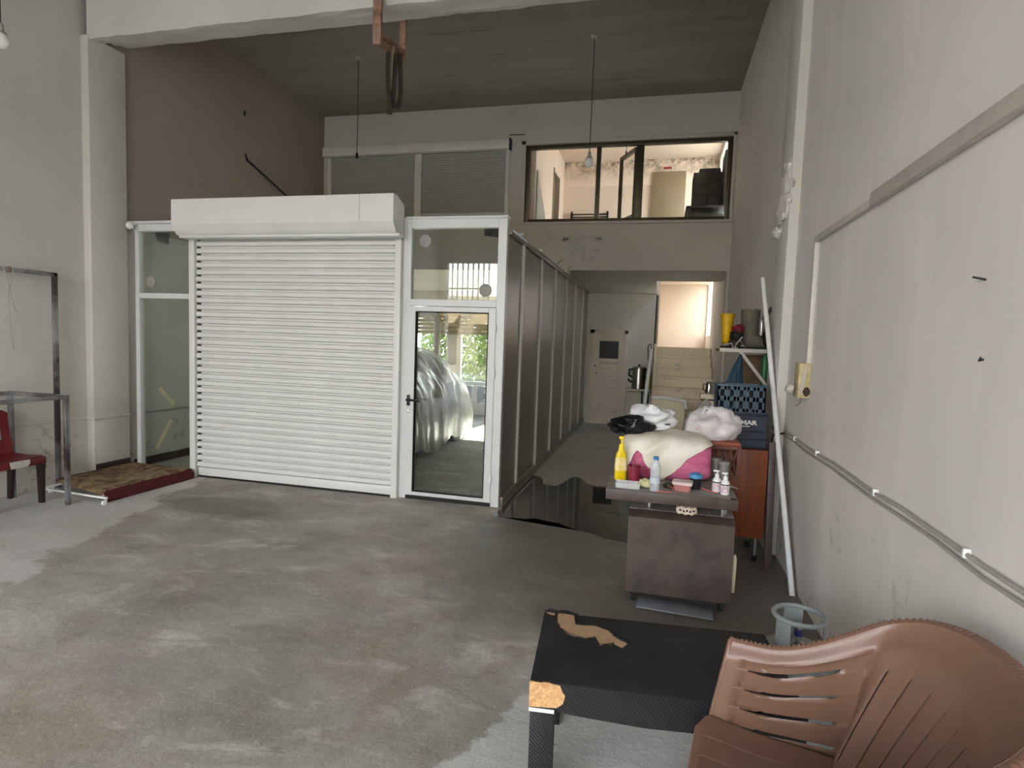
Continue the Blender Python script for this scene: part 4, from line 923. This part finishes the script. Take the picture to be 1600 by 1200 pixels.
loft([(0, .036, .024, .015), (.01, .04, .027, .02), (.12, .038, .025, .02), (.17, .034, .022, .018), (.2, .02, .016, .014), (.21, .016, .014, .012)], (0, 0, 0)).build('bottle', 'yellow', yb, local=True)
loft([(.065, .0415, .0282, .021), (.15, .038, .0258, .02)], (0, 0, 0), False).build('label', 'labelwhite', yb, local=True)
B().cyl((0, 0, .205), (0, 0, .24), .021, .016, 16).cyl((0, 0, .24), (0, 0, .275), .007, seg=10).box(-.02, .014, -.012, .012, .272, .292, .006).build('pump', 'yellow_pump', yb, local=True)
mg = thing('measuring_jug', 'dark red plastic jug beside the yellow bottle', 'jug', (-.105, 3.88, Z)); MAT['maroon'] = M('maroon_plastic', (140, 40, 62), .4, 0, .12)
B().lathe([(0, .002), (.036, .002), (.037, 0), (.042, .11), (.044, .112), (.041, .112), (.035, .006), (0, .006)], (-.105, 3.88, Z), 28).build('body', 'maroon', mg)
B().tube([(-.065, 3.87, Z+.095), (-.03, 3.86, Z+.095), (-.025, 3.86, Z+.03), (-.066, 3.87, Z+.02)], .009, 8).build('handle', 'maroon', mg); B().tube([(-.115, 3.835, Z+.09), (-.1, 3.84, Z+.16)], .004, 6).build('stirrer', 'maroon', mg)
bx_ = thing('pill_box', 'clear plastic tray of white capsules on the desk edge', 'box', (-.12, 3.735, Z))
MAT['clear'] = film('clear_plastic', (230, 234, 236), .25, .45, 8, .12)
loft([(0, .075, .035, .01), (.035, .08, .04, .012)], (-.135, 3.725, Z), False).solid(.002).build('tray', 'clear', bx_)
for k in range(9): B().sph((-.195+.03*(k % 5), 3.71+.03*(k//5), Z+.014), (.014, .012, .01), 10, Matrix.Rotation(k*.9, 3, 'Z')).build('capsule', 'white', bx_)
gv = thing('glove', 'pale yellow crumpled glove behind the water bottle', 'glove', (-.02, 3.78, Z)); MAT['pale'] = M('pale_yellow_latex', (212, 208, 160), .6, 0, .15)
bag('b', (-.03, 3.77, Z+.022), (.05, .03, .03), 31, 'x', .5, 24).build('palm', 'pale', gv, smooth=1)
for k in range(4): B().tube([(-.03+.012*k, 3.765, Z+.03), (-.04+.02*k, 3.755, Z+.055), (-.03+.026*k, 3.74, Z+.06-.012*k)], .007, 8).build('finger', 'pale', gv)
wbt = thing('water_bottle', 'clear ribbed water bottle with a blue cap', 'bottle', (.03, 3.70, Z)); MAT['petclear'] = film('clear_bottle_plastic', (222, 230, 236), .3, .55, 20, .08); MAT['bluecap'] = M('blue_cap', (62, 120, 190), .4)
pr_ = [(0, .003), (.028, 0), (.032, .008)]+[(.032-.0025*(k % 2), .012+.011*k) for k in range(11)]+[(.032, .14), (.03, .155), (.018, .183), (.0135, .19), (.0135, .2)]
B().lathe(pr_, (.03, 3.70, Z), 28).build('body', 'petclear', wbt, smooth=1); B().cyl((.03, 3.70, Z+.195), (.03, 3.70, Z+.215), .0165, seg=20, ).build('cap', 'bluecap', wbt)
B().lathe([(.0328, .05), (.0328, .085)], (.03, 3.70, Z), 28).build('label', M('pale_label', (206, 218, 226), .4), wbt)
lb_ = thing('food_box', 'pink-brown food box with a white lid in front of the bundle', 'box', (.2, 3.78, Z), -.12); MAT['salmon'] = M('salmon_plastic', (178, 118, 112), .4, 0, .1)
loft([(0, .05, .04, .012), (.042, .056, .045, .012)], (0, 0, 0)).build('tub', 'salmon', lb_, local=True); loft([(.042, .062, .05, .014), (.054, .063, .051, .014), (.06, .058, .046, .012)], (0, 0, 0)).build('lid', 'labelpink' if 'labelpink' in MAT else MAT.setdefault('labelpink', M('pinkish_lid', (228, 206, 204), .4)), lb_, local=True)
cu_ = thing('travel_cup', 'black cup with a blue lid beside the food box', 'cup', (.283, 3.86, Z)); MAT['navyblack'] = M('blue_black_plastic', (22, 24, 32), .4)
B().lathe([(0, 0), (.033, 0), (.037, .07), (.039, .075), (0, .075)], (.283, 3.86, Z), 26).build('body', 'navyblack', cu_); B().lathe([(.04, .07), (.041, .092), (.036, .096), (0, .092)], (.283, 3.86, Z), 26).build('lid', M('sky_blue_lid', (84, 156, 206), .4), cu_); B().sph((.283, 3.86, Z+.097), (.018, .01, .008), 10).build('lid_tab', 'bluecap', cu_)
def pump_bottle(x, y, lab):
    r = thing('pump_bottle', lab, 'bottle', (x, y, Z), 0, 'white pump bottles on the desk')
    B().lathe([(0, 0), (.025, 0), (.027, .006), (.027, .065), (.024, .08), (.013, .092), (.012, .1)], (x, y, Z), 24).build('bottle', 'white', r)
    B().lathe([(.0273, .058), (.0273, .066)], (x, y, Z), 24).build('label_band', 'cord', r); B().lathe([(.0273, .012), (.0273, .055)], (x, y, Z), 24, 3.4, 5.6).build('label', MAT.setdefault('plabel', M('printed_label', (232, 226, 228), .5, 0, .25, 60, 0, 10, (190, 150, 165))), r)
    B().cyl((x, y, Z+.1), (x, y, Z+.112), .014, seg=16).cyl((x, y, Z+.11), (x, y, Z+.128), .005, seg=10).box(x-.024, x+.012, y-.008, y+.008, Z+.126, Z+.137, .003).build('pump', 'white', r)
    return r
pump_bottle(.408, 3.83, 'white pump bottle, the one standing farther back beside the black cup'); pump_bottle(.452, 3.775, 'white pump bottle at the right front corner of the desk')
def jar(x, y, h, r_, lab):
    r = thing('jar', lab, 'jar', (x, y, Z)); MAT.setdefault('jarglass', film('dusty_jar', (150, 148, 140), .55, .8, 14, .15))
    B().lathe([(0, 0), (r_, 0), (r_, h*.85), (r_*.9, h*.9)], (x, y, Z), 22).build('glass', 'jarglass', r); B().lathe([(r_*1.02, h*.86), (r_*1.02, h), (0, h)], (x, y, Z), 22).build('lid', 'disc', r)
jar(.485, 4.19, .13, .038, 'grey-lidded jar at the right of the bundle'); jar(.44, 4.25, .14, .034, 'second grey-lidded jar, half hidden by the pink bundle'); 
tag(B().box(.475, .517, 4.27, 4.279, Z, Z+.05, .002).box(.475, .517, 4.27, 4.3, Z, Z+.05, .002).build('carton', M('kraft_carton', (182, 142, 110), .7)), 'small brown carton beside the jars', 'carton')
tag(B().prism([(.44, 3.98), (.5, 3.94), (.545, 3.90), (.50, 3.99)], 'z', Z+.012, Z+.016).build('scraper', 'trunk'), 'thin grey scraper blade behind the pump bottles', 'tool')
tag(B().tube([(.02, 3.68, Z+.006), (.06, 3.668, Z+.006), (.11, 3.672, Z+.006), (.14, 3.69, Z+.006), (.14, 3.74, Z+.02), (.1, 3.82, Z+.01), (.22, 3.88, Z+.006), (.32, 3.86, Z+.006), (.36, 3.8, Z+.006), (.41, 3.77, Z+.006)], .0035, 6).build('red_cable', M('coral_cable', (206, 110, 104), .5)), 'thin coral cable looping over the desk edge', 'cable')
tag(bag('b', (.12, 3.82, Z+.012), (.045, .025, .022), 8, 'x', .4, 20).build('dark_pouch', M('olive_black', (40, 38, 22), .6, 0, .5, 30)), 'small dark pouch behind the water bottle', 'pouch')
tag(B().prism([(.477, 3.665), (.512, 3.665), (.512, 3.70), (.475, 3.70)], 'z', .7505, .7525).build('black_tape', 'black'), 'black tape patch on the right corner of the desk slab', 'tape')
cm = thing('elastic_roll', 'cream elastic cuff with dark stripes in the gap under the slab', 'roll', (.235, 3.79, .6))
b = B().lathe([(.052, 0), (.064, .004), (.066, .025), (.06, .045), (.052, .047), (.05, .025), (.052, 0)], (.235, 3.80, .601), 40); 
for v in b.bm.verts: v.co.y = 3.80+(v.co.y-3.80)*.6; v.co.z += .004*math.sin(v.co.x*160)
b.build('cuff', M('cream_knit', (226, 212, 190), .9, 0, .2, 40, .4), cm, smooth=1)
for k in range(5): B().obox((.195+.02*k, 3.80-.6*.066*math.sqrt(max(.05, 1-((.04-.02*k)/.066)**2)), .628-.004*(k % 2)), (.011, .004, .014), Matrix.Rotation(.5*(k-2), 3, 'Y')).build('stripe', 'strap', cm)

# ================================================================== CABINET, CRATES, SHELF AND BOOTS
cbn = thing('wood_cabinet', 'reddish brown veneered cabinet on short metal legs behind the desk', 'cabinet', (.68, 4.95, 0))
B().box(.46, .862, 4.74, 5.2, .2, .885, .003).build('carcass', 'cherry', cbn); 
for x, y in ((.50, 4.8), (.82, 4.8), (.50, 5.15), (.82, 5.15)): B().cyl((x, y, .04), (x, y, .2), .014, seg=12).build('leg', 'chrome', cbn); B().cyl((x, y, 0), (x, y, .045), .02, seg=12).build('foot', 'rubber', cbn)
tag(B().beam((.893, 4.66, 0), (.893, 4.78, .95), .045, .05, .004, up=(1, 0, 0)).build('timber_batten', 'wenge'), 'dark timber batten leaning against the right side of the brown cabinet', 'batten')
MAT['navy'] = M('navy_plastic', (28, 42, 62), .45, 0, .2); MAT['slate'] = M('slate_blue_plastic', (62, 82, 98), .5, 0, .15)
def crate(x0, x1, y0, y1, z0, z1, mat, lab, slots):
    r = thing('crate', lab, 'crate', ((x0+x1)/2, (y0+y1)/2, z0))
    b = B().box(x0, x1, y0, y1, z0, z0+.012)
    t_ = .008; h = z1-z0
    for a in ((x0, x0+t_, y0, y1), (x1-t_, x1, y0, y1), (x0, x1, y1-t_, y1)): b.box(*a, z0+.01, z1)
    if slots:
        cols = 5; w = (x1-x0)/cols
        for k in range(cols+1): b.box(max(x0, x0+k*w-w*.3), min(x1, x0+k*w+w*.3), y0, y0+t_, z0+.01, z1)
        for f in (.0, .42, .82): b.box(x0, x1, y0, y0+t_, z0+h*f, z0+h*(f+.16))
    else: b.box(x0, x1, y0, y0+t_, z0+.01, z1)
    b.build('shell', mat, r)
    rr = B()
    for f in ((.97, .5, .28, .03) if not slots else (.97, .02)): 
        z = z0+h*f; rr.box(x0-.006, x1+.006, y0-.006, y0+.002, z-.008, z+.008, .002); rr.box(x0-.006, x0+.002, y0, y1, z-.008, z+.008, .002); rr.box(x1-.002, x1+.006, y0, y1, z-.008, z+.008, .002)
    rr.build('rib', mat, r)
    if slots:
        q = B()
        for k in range(1, 5): 
            x = x0+(x1-x0)*k/5; q.box(x-.004, x+.004, y0-.005, y0, z0+.01, z1)
        q.build('upright_rib', mat, r)
    return r
c1 = crate(.46, .85, 4.8, 5.12, .887, 1.15, 'navy', 'navy plastic crate with white lettering on top of the cabinet', False)
text('MAR', .046, 'white', c1, (.06, -.1685, .185), (math.pi/2, 0, 0), ext=.0015, sx=1.25)
for k in range(7): B().box(.635+.013*k, .645+.013*k, 4.7915, 4.794, 1.053, 1.062).build('small_print', 'white', c1)
c2 = crate(.48, .835, 4.84, 5.1, 1.152, 1.372, 'slate', 'slate blue slotted crate stacked on the navy crate', True)
MAT['netblue'] = film('blue_net_bag', (40, 74, 96), .75, .97, 18, .6)
tag(B().grid(lambda u, v: Vector((.735-.185*v*(1-u)+.0*v+.05*u*v, 5.62-.1*math.sin(math.pi*u)*v-.02*noise.noise(Vector((u*9, v*3, 0))), 1.6-.42*v)), 24, 24).solid(.01).build('net_bag', 'netblue', smooth=1), 'blue net bag hanging below the wall shelf', 'bag')
tag(B().grid(lambda u, v: Vector((.78+.22*u, 6.05-.03*u+.02*noise.noise(Vector((u*3, v*4, 0))), 1.6*v)), 8, 16).solid(.02).build('cardboard_sheet', M('brown_cardboard', (112, 92, 70), .85, 0, .35, 8)), 'tall brown cardboard standing under the wall shelf', 'cardboard')
tag(B().lathe([(0, 0), (.03, 0), (.03, .22), (.012, .27), (.012, .3), (0, .3)], (.965, 5.75, 1.33), 14).build('green_tube', M('green_tube', (44, 110, 62), .4)) , 'green tube hung under the wall shelf by the right wall', 'tube')
shf = thing('boot_shelf', 'dark wall shelf on a grey brace carrying old boots', 'shelf', (.8, 5.9, 1.64))
B().box(.56, 1.012, 5.66, 6.1, 1.625, 1.65, .004).build('board', 'wenge', shf); B().box(.555, 1.012, 5.65, 5.664, 1.62, 1.655, .003).build('front_edge', 'trunk', shf)
B().beam((.73, 5.66, 1.635), (1.0, 5.68, 1.3), .028, .01, .002, up=(0, 1, 0)).build('brace', 'trunk', shf)
def boot(x, y, z, mat, lab, ang, h=.33, top=.085, ank=.062):
    r = thing('boot', lab, 'boot', (x, y, z), ang)
    def sec(t_):  # centre-line from the cuff down and out to the toe
        k = min(1, t_/.62)
        if t_ <= .62: return Vector((0, 0, h-(h-.075)*k)), top+(ank-top)*(k**.8), 0
        q = (t_-.62)/.38; return Vector((.02+.2*q, 0, .075-.025*q)), ank*(1-.15*q)+.004, q
    b = B(); R = []
    for i in range(25):
        t_ = i/24; c, rr, q = sec(t_); an = max(0, min(1, (t_-.5)/.16))*math.pi/2
        ring = []
        for j in range(20):
            a = math.tau*j/20; n = 1+.05*noise.noise(Vector((math.cos(a)*2, math.sin(a)*2, t_*6)))
            ex = rr*n*math.cos(a); ey = rr*.78*n*math.sin(a)*(1-.35*q**3)
            v = c+Vector((ex*math.cos(an), ey, ex*math.sin(an)*(1-.45*q))); v.z = max(v.z, .012)
            ring.append(b.bm.verts.new(v))
        R.append(ring)
    for a, c in zip(R, R[1:]):
        for j in range(20): b.bm.faces.new((a[j], a[(j+1) % 20], c[(j+1) % 20], c[j]))
    b.bm.faces.new(R[-1]); b.build('upper', mat, r, local=True, smooth=1)
    B().tube([(top*1.0*math.cos(a), top*.78*math.sin(a), h+.004*math.sin(a*5)) for a in [math.tau*j/22 for j in range(22)]], .007, 6, True).build('cuff', mat if mat == 'bootyellow' else 'strap2', r, local=True)
    B().prism([(x_*1.0+.06, y_) for x_, y_ in rrect(.15, .05, .045, 6)], 'z', 0, .018).build('sole', 'rubber', r, local=True)
MAT['bootyellow'] = M('yellow_rubber', (222, 172, 14), .45, 0, .15); MAT['bootgreen'] = M('muddy_green_rubber', (84, 84, 68), .8, 0, .4, 9, .2, 30, (106, 98, 86))
boot(.625, 5.82, 1.66, 'bootyellow', 'yellow rubber boot on the wall shelf', 1.45, .31, .082, .05); boot(.83, 5.86, 1.656, 'bootgreen', 'muddy grey-green rubber boot on the wall shelf', -.1, .36, .085, .075)
gc = thing('cap', 'dark red and black crumpled cap beside the yellow boot', 'cap', (.705, 5.74, 1.66))
bag('b', (.715, 5.73, 1.835), (.05, .05, .05), 41, 'x', .4, 20).build('crown', M('dark_red_cloth', (128, 18, 34), .7, 0, .5, 9), gc, smooth=1); bag('b', (.70, 5.72, 1.77), (.06, .05, .05), 42, 'x', .4, 20).build('band', 'rubber', gc, smooth=1); bag('b', (.69, 5.72, 1.70), (.055, .05, .045), 43, 'x', .5, 20).build('lower_lump', 'strap', gc, smooth=1)
tag(B().tube([(.60, 5.69, 1.69), (.66, 5.68, 1.70), (.68, 5.67, 1.64), (.70, 5.665, 1.70), (.745, 5.67, 1.76)], .012, 8, flat=.5).build('grey_strap', 'trunk'), 'grey strap hanging over the front of the boot shelf', 'strap')
mt_ = thing('metal_bracket', 'grey metal bracket and clamp standing at the wall end of the shelf', 'bracket', (.95, 5.8, 1.655)); B().beam((.93, 5.8, 1.92), (1.0, 5.78, 2.04), .012, .03).build('arm', 'dark_steel', mt_); B().box(.915, .935, 5.78, 5.81, 1.78, 1.93, .003).build('post', 'steel', mt_); lump((.97, 5.82, 1.76), (.035, .05, .1), 12).build('body', 'dark_steel', mt_); B().box(.9, 1.0, 5.76, 5.86, 1.652, 1.67).build('base', 'dark_steel', mt_)

# ================================================================== GAS CYLINDER
MAT['galv'] = M('galvanised_grey_paint', (156, 164, 164), .42, .25, .12, 9, .1)
gs = thing('gas_cylinder', 'grey gas cylinder with a round carrying collar by the right wall', 'gas cylinder', (.632, 2.58, 0))
B().lathe([(0, .02), (.11, .02), (.12, .0), (.125, 0), (.13, .03), (.152, .06), (.155, .1), (.155, .34), (.15, .375), (.13, .41), (.09, .43), (.03, .438), (0, .438)], (.632, 2.58, 0), 44).build('body', 'galv', gs)
B().tube([(.632+.098*math.cos(a), 2.58+.098*math.sin(a), .555) for a in [math.tau*k/40 for k in range(40)]], .0105, 10, True).build('collar_ring', 'galv', gs)
for a0, a1 in ((3.5, 4.2), (1.2, 2.0), (5.95, 6.35)): B().lathe([(.098, .42), (.098, .55)], (.632, 2.58, 0), 8, a0, a1).solid(.004).build('collar_plate', 'galv', gs)
B().lathe([(0, .43), (.022, .43), (.022, .445), (.012, .45), (.012, .5), (.016, .5), (.016, .52), (0, .525)], (.632, 2.58, 0), 16).build('valve', 'steel', gs); B().cyl((.632, 2.58, .47), (.632, 2.58, .5), .0165, seg=14).build('valve_cap', M('blue_valve_cap', (44, 52, 120), .5), gs)

# ================================================================== BLACK LEATHERETTE TABLE
t = NT('black_leatherette'); v = t.n('ShaderNodeTexVoronoi'); v.inputs['Scale'].default_value = 260; t.t.links.new(t.co, v.inputs['Vector'])
MAT['vinyl'] = t.fin(t.mix(t.ramp(t.noise(6, 5), .4, .7), lin((26, 26, 28)), lin((40, 40, 43))), .55, 0, t.bump(v.outputs['Distance'], .25, .002), .4)
t = NT('ribbed_black_leatherette'); wv = t.n('ShaderNodeTexWave', bands_direction='DIAGONAL'); wv.inputs['Scale'].default_value = 42; wv.inputs['Distortion'].default_value = .6; wv.inputs['Detail'].default_value = 2; t.t.links.new(t.co, wv.inputs['Vector'])
MAT['vinyl_rib'] = t.fin(t.mix(t.ramp(wv.outputs['Fac'], .3, .9), lin((17, 17, 19)), lin((44, 44, 48))), .5, 0, t.bump(wv.outputs['Fac'], .5, .004), .4)
tb = thing('coffee_table', 'low black leatherette table with torn covering in the foreground', 'table', (-.371, 1.95, 0), math.radians(5.3))
B().box(0, .92, 0, .535, .40, .46, .004).build('top', 'vinyl', tb, local=True)
ap = [(.0, .46), (.0, .361), (.09, .358)]
low = [(.09, .362), (.14, .352), (.26, .345), (.4, .338), (.55, .342), (.63, .335), (.75, .345), (.92, .35)]
B().prism([(0, .4585), (.92, .4585), (.92, .355)]+low[::-1][1:]+[(0, .362)], 'y', -.004, .02).build('front_apron', 'vinyl_rib', tb, local=True)
B().box(0, .92, .515, .537, .35, .458).build('rear_apron', 'vinyl_rib', tb, local=True); B().box(-.003, .02, 0, .535, .355, .4585).build('side_apron', 'vinyl', tb, local=True); B().box(.9, .923, 0, .535, .355, .4585).build('side_apron', 'vinyl', tb, local=True)
for x, y in ((0, 0), (.835, 0), (0, .45), (.835, .45)): B().box(x, x+.085, y, y+.085, 0, .365, .003).build('leg', 'vinyl_rib', tb, local=True)
def rag(poly, n=5, amp=.004, f=60, closed=True):
    o = []
    for (x0, y0), (x1, y1) in zip(poly, poly[1:]+(poly[:1] if closed else [])):
        for k in range(n):
            q = k/n; x, y = x0+(x1-x0)*q, y0+(y1-y0)*q; w = noise.noise_vector(Vector((x*f, y*f, 3)))*amp; o.append((x+w.x, y+w.y))
    return o
tear = [(.057, .533), (.119, .533), (.134, .513), (.139, .444), (.218, .448), (.273, .425), (.305, .368), (.36, .323), (.327, .292), (.296, .317), (.24, .292), (.219, .349), (.183, .332), (.116, .351), (.076, .394), (.062, .436)]
def patch(poly, axis, a, c, name, mat):
    b = B().prism(poly, axis, a, c); bmesh.ops.triangulate(b.bm, faces=[f for f in b.bm.faces if len(f.verts) > 4]); return b.build(name, mat, tb, local=True)
patch(rag(tear), 'z', .4585, .4612, 'bare_board', 'hardboard'); patch(rag([(-.0, .535), (.038, .535), (.045, .508), (.02, .512)]), 'z', .4585, .4612, 'bare_board', 'hardboard')
def lip(poly, r, name='torn_lip'):
    pts = []
    for (x0, y0), (x1, y1) in zip(poly, poly[1:]):
        for k in range(6):
            q = k/6; x, y = x0+(x1-x0)*q, y0+(y1-y0)*q; w = noise.noise_vector(Vector((x*70, y*70, 1))); pts.append((x+w.x*.004, y+w.y*.004, .4612+abs(w.z)*.006))
    B().tube(pts, [r*(1+.8*noise.noise(Vector((p[0]*90, p[1]*90, 5)))) for p in pts], 6, flat=.6).build(name, 'vinyl', tb, local=True)
lip(tear[2:9], .0045); lip(tear[9:], .003); lip([(0, .533), (.02, .54), (.04, .538), (.07, .54), (.12, .535), (.15, .53)], .009)
patch([(-.004, .459)]+[(x, z) for x, z in rag([(.024, .459), (.05, .4595), (.103, .455), (.115, .432), (.122, .42), (.115, .391), (.086, .366)], 4, .003, 70, False)]+[(-.004, .366)], 'y', -.0065, .0, 'bare_corner', 'wood_light')
B().box(-.004, .0855, -.004, .0, .347, .361, .001).build('white_band', 'white', tb, local=True)

# ================================================================== BROWN PLASTIC ARMCHAIR
MAT['mocha'] = M('mocha_plastic', (128, 97, 80), .34, 0, .06, 6, .12, 260, None, .5)
MAT['mocha_dark'] = M('mocha_plastic_underside', (112, 80, 62), .45, 0, .1, 8, .1, 160)
ch = thing('armchair', 'brown moulded plastic armchair with slotted arms and back in the foreground', 'chair', (.23, 1.658, 0), -.169)
Lc, bc, wc, HA, HB, YK = .62, .199, .331, .683, .905, .097
NP = 400
def raw_path():
    pts = []
    for i in range(NP): pts.append((wc, (Lc-bc)*i/NP))
    for i in range(NP): 
        a = math.pi/2*i/NP; pts.append((wc*math.cos(a)*1, Lc-bc+bc*math.sin(a)))
    full = pts + [(0, Lc)] + [(-x, y) for x, y in reversed(pts)]
    d = [0]
    for (a, c), (e, g) in zip(full, full[1:]): d.append(d[-1]+math.hypot(e-a, g-c))
    return full, d
PTH, DST = raw_path(); TOT = DST[-1]
import bisect
def path(t):
    """t in [-1,1]; 1 = far arm tip, -1 = near arm tip, 0 = middle of the back"""
    s_ = (1-t)/2*TOT; i = min(max(bisect.bisect(DST, s_)-1, 0), len(PTH)-2)
    f = (s_-DST[i])/max(1e-9, DST[i+1]-DST[i]); (a, c), (e, g) = PTH[i], PTH[i+1]
    return a+(e-a)*f, c+(g-c)*f
def nrm(t):
    x0, y0 = path(min(1, t+.004)); x1, y1 = path(max(-1, t-.004)); dx, dy = x1-x0, y1-y0; l = math.hypot(dx, dy); return dy/l, -dx/l
sm = lambda x: 0 if x <= 0 else 1 if x >= 1 else x*x*(3-2*x)
def hgt(y): return HA+(HB-HA)*sm((y-YK)/(Lc-YK))
ZS = .40
SL_V = [.74, .52, .30, .09]
def arm_mask(t): return sm((abs(t)-.49)/.03)*sm((.95-abs(t))/.015)
def shell(t, v, off=0):
    x, y = path(t); h = hgt(y); bk = sm((.6-abs(t))/.2)
    z = ZS+(h-ZS)*v
    k = 1-v
    X = x*(1-(.1+.12*bk)*k); Y = y-(.22*bk+.02)*k*(1.15-.15*k)*(y/Lc)-.05*k*(1-bk)*max(0, 1-y/.3)
    n = nrm(t)
    o = .018*sm((v-.82)/.18) + off
    # stepped louvre panel on the arms, raised slab in the middle of the back
    am = arm_mask(t)*sm((.86-v)/.04)
    if am > 0:
        q = 0
        for a, c in zip([1.0]+SL_V, SL_V+[-.1]):
            if c <= v < a: q = (a-v)/(a-c)
        o += am*(.004+.011*q)
    o -= .009*sm((.485-abs(t))/.012)*sm((.9-v)/.08)
    return Vector((Y+n[1]*o, X+n[0]*o, z))
BS = [-.40, -.30, -.20, -.10, 0, .10, .20, .30, .40]
us = [(-1+2*i/150, None, 0) for i in range(151)]
us = [u for u in us if all(abs(u[0]-c) > .012 for c in BS)]
for c in BS: us += [(c, c, k) for k in (-1, -.7, .7, 1)]
us.sort(key=lambda q: (q[0], q[2]))
vs = [(i/44, None, 0) for i in range(45)]
vs = [q for q in vs if all(abs(q[0]-c) > .018 for c in SL_V)]
for c in SL_V: vs += [(c, c, k) for k in (-1, -.7, .7, 1)]
vs.sort(key=lambda q: (q[0], q[2]))
def arm_open(t, c):
    a = (abs(t)-.60)/(.915-.60)
    return 0 if a <= 0 or a >= 1 else math.sin(math.pi*a)**.8
def back_open(v): 
    a = (v-.05)/(.74-.05); return 0 if a <= 0 or a >= 1 else min(1, math.sin(math.pi*a)*4)
sb = B(); VV = []
for (t, tc_, ts) in us:
    col = []
    for (v, vc, vsn) in vs:
        tt, v2, dp = t, v, 0
        if tc_ is not None:
            tt = t+ts*(.0006+.0085*back_open(v)); dp += (.03*back_open(v) if abs(ts) < 1 else 0)
        if vc is not None:
            op = arm_open(t, vc); v2 = v+vsn*(.0015+.02*op)-.02*op+.012*math.sin((abs(t)-.5)*9)*arm_mask(t)
        else: v2 = v+.012*math.sin((abs(t)-.5)*9)*arm_mask(t)*sm((.97-v)/.1)
        col.append(sb.bm.verts.new(shell(tt, v2, dp)))
    VV.append(col)
for i in range(len(us)-1):
    for j in range(len(vs)-1):
        if vs[j][1] is not None and vs[j][1] == vs[j+1][1] and arm_open((us[i][0]+us[i+1][0])/2, 0) > .0: continue
        sb.bm.faces.new((VV[i][j], VV[i+1][j], VV[i+1][j+1], VV[i][j+1]))
sb.solid(.0045).build('shell', 'mocha', ch, local=True, smooth=.7)
# outward rolled rim with moulded ribs
rb_ = B(); prof = [(-.004, .0), (.003, .006), (.012, .0085), (.022, .004), (.03, -.006), (.036, -.02), (.037, -.036)]; V = []
NR = 720
for i in range(NR+1):
    t = -1+2*i/NR; x, y = path(t); n = nrm(t); h = hgt(y); rib = .002*(1 if (i//3) % 2 else -1); row = []
    bkw = 1+.5*sm((.6-abs(t))/.4)
    for k, (o, z) in enumerate(prof):
        oo = .018+o*bkw; zz = h+z*(1 if k < 4 else bkw) + (rib if k >= 2 and abs(t) < .97 else 0)
        row.append(rb_.bm.verts.new((y+n[1]*oo, x+n[0]*oo, zz)))
    V.append(row)
for a, c in zip(V, V[1:]):
    for k in range(len(prof)-1): rb_.bm.faces.new((a[k], c[k], c[k+1], a[k+1]))
rb_.solid(.003).build('rim', 'mocha', ch, local=True, smooth=.7)
for s in (1, -1): 
    q = [shell(s*.999, v, .003) for v in [i/16 for i in range(17)]]; q = [Vector((p.x-.002, p.y, p.z)) for p in q]+[Vector((q[-1].x+.004, q[-1].y+s*.008, q[-1].z+.004))]
    B().tube(q, .009, 10, flat=1).build('arm_front_edge', 'mocha', ch, local=True)
# seat with shallow grooves and a dotted front lip
def seat(u, v):
    X = -.08+.57*u; w = .300-.055*sm((u-.45)/.55)-.05*sm((.07-u)/.07)**2; Y = -w+2*w*v
    e = abs(2*v-1)
    z = .44-.022*math.sin(math.pi*min(1, u*1.1))-.01*u+.012*e*e
    for g in (-.62, -.31, 0, .31, .62): z -= .0035*max(0, 1-abs((2*v-1)-g)/.02)*sm(u/.05)
    z -= .012*sm((.03-u)/.03)+.008*sm((e-.96)/.04)
    return Vector((X, Y, z))
B().grid(seat, 60, 200).solid(.005).build('seat', 'mocha', ch, local=True, smooth=.5)
def front_lip(u, v):
    p = seat(0, u); d = .055*v
    return Vector((p.x-.008*math.sin(math.pi*min(1, v*1.2))-(.0025 if int(u*150) % 2 and .15 < v < .8 else 0), p.y, p.z-d))
B().grid(front_lip, 300, 10).solid(.004).build('front_lip', 'mocha', ch, local=True, smooth=.7)
def side_lip(s): return B().grid(lambda u, v: Vector((lambda p: (p.x, p.y+s*.004*math.sin(math.pi*v), p.z-.05*v))(seat(u, 1 if s > 0 else 0))), 40, 6).solid(.004).build('side_lip', 'mocha', ch, local=True)
side_lip(1); side_lip(-1)
for s in (1, -1):
    for x0, x1 in ((-.03, -.065), (.44, .53)):
        b = B(); R = []
        for k in range(7):
            f = k/6; x = x0+(x1-x0)*f; y = s*(.25+.05*f); w = .034-.012*f; z = .425*(1-f)
            R.append([b.bm.verts.new((x+dx*w, y+s*dy*w, z)) for dx, dy in ((-1, 1), (1, 1), (1, .75), (-.7, .75), (-.7, -1), (-1, -1))])
        for a, c in zip(R, R[1:]):
            for j in range(6): b.bm.faces.new((a[j], a[(j+1) % 6], c[(j+1) % 6], c[j]))
        b.bm.faces.new(R[0]); b.bm.faces.new(R[-1]); b.build('leg', 'mocha', ch, local=True)
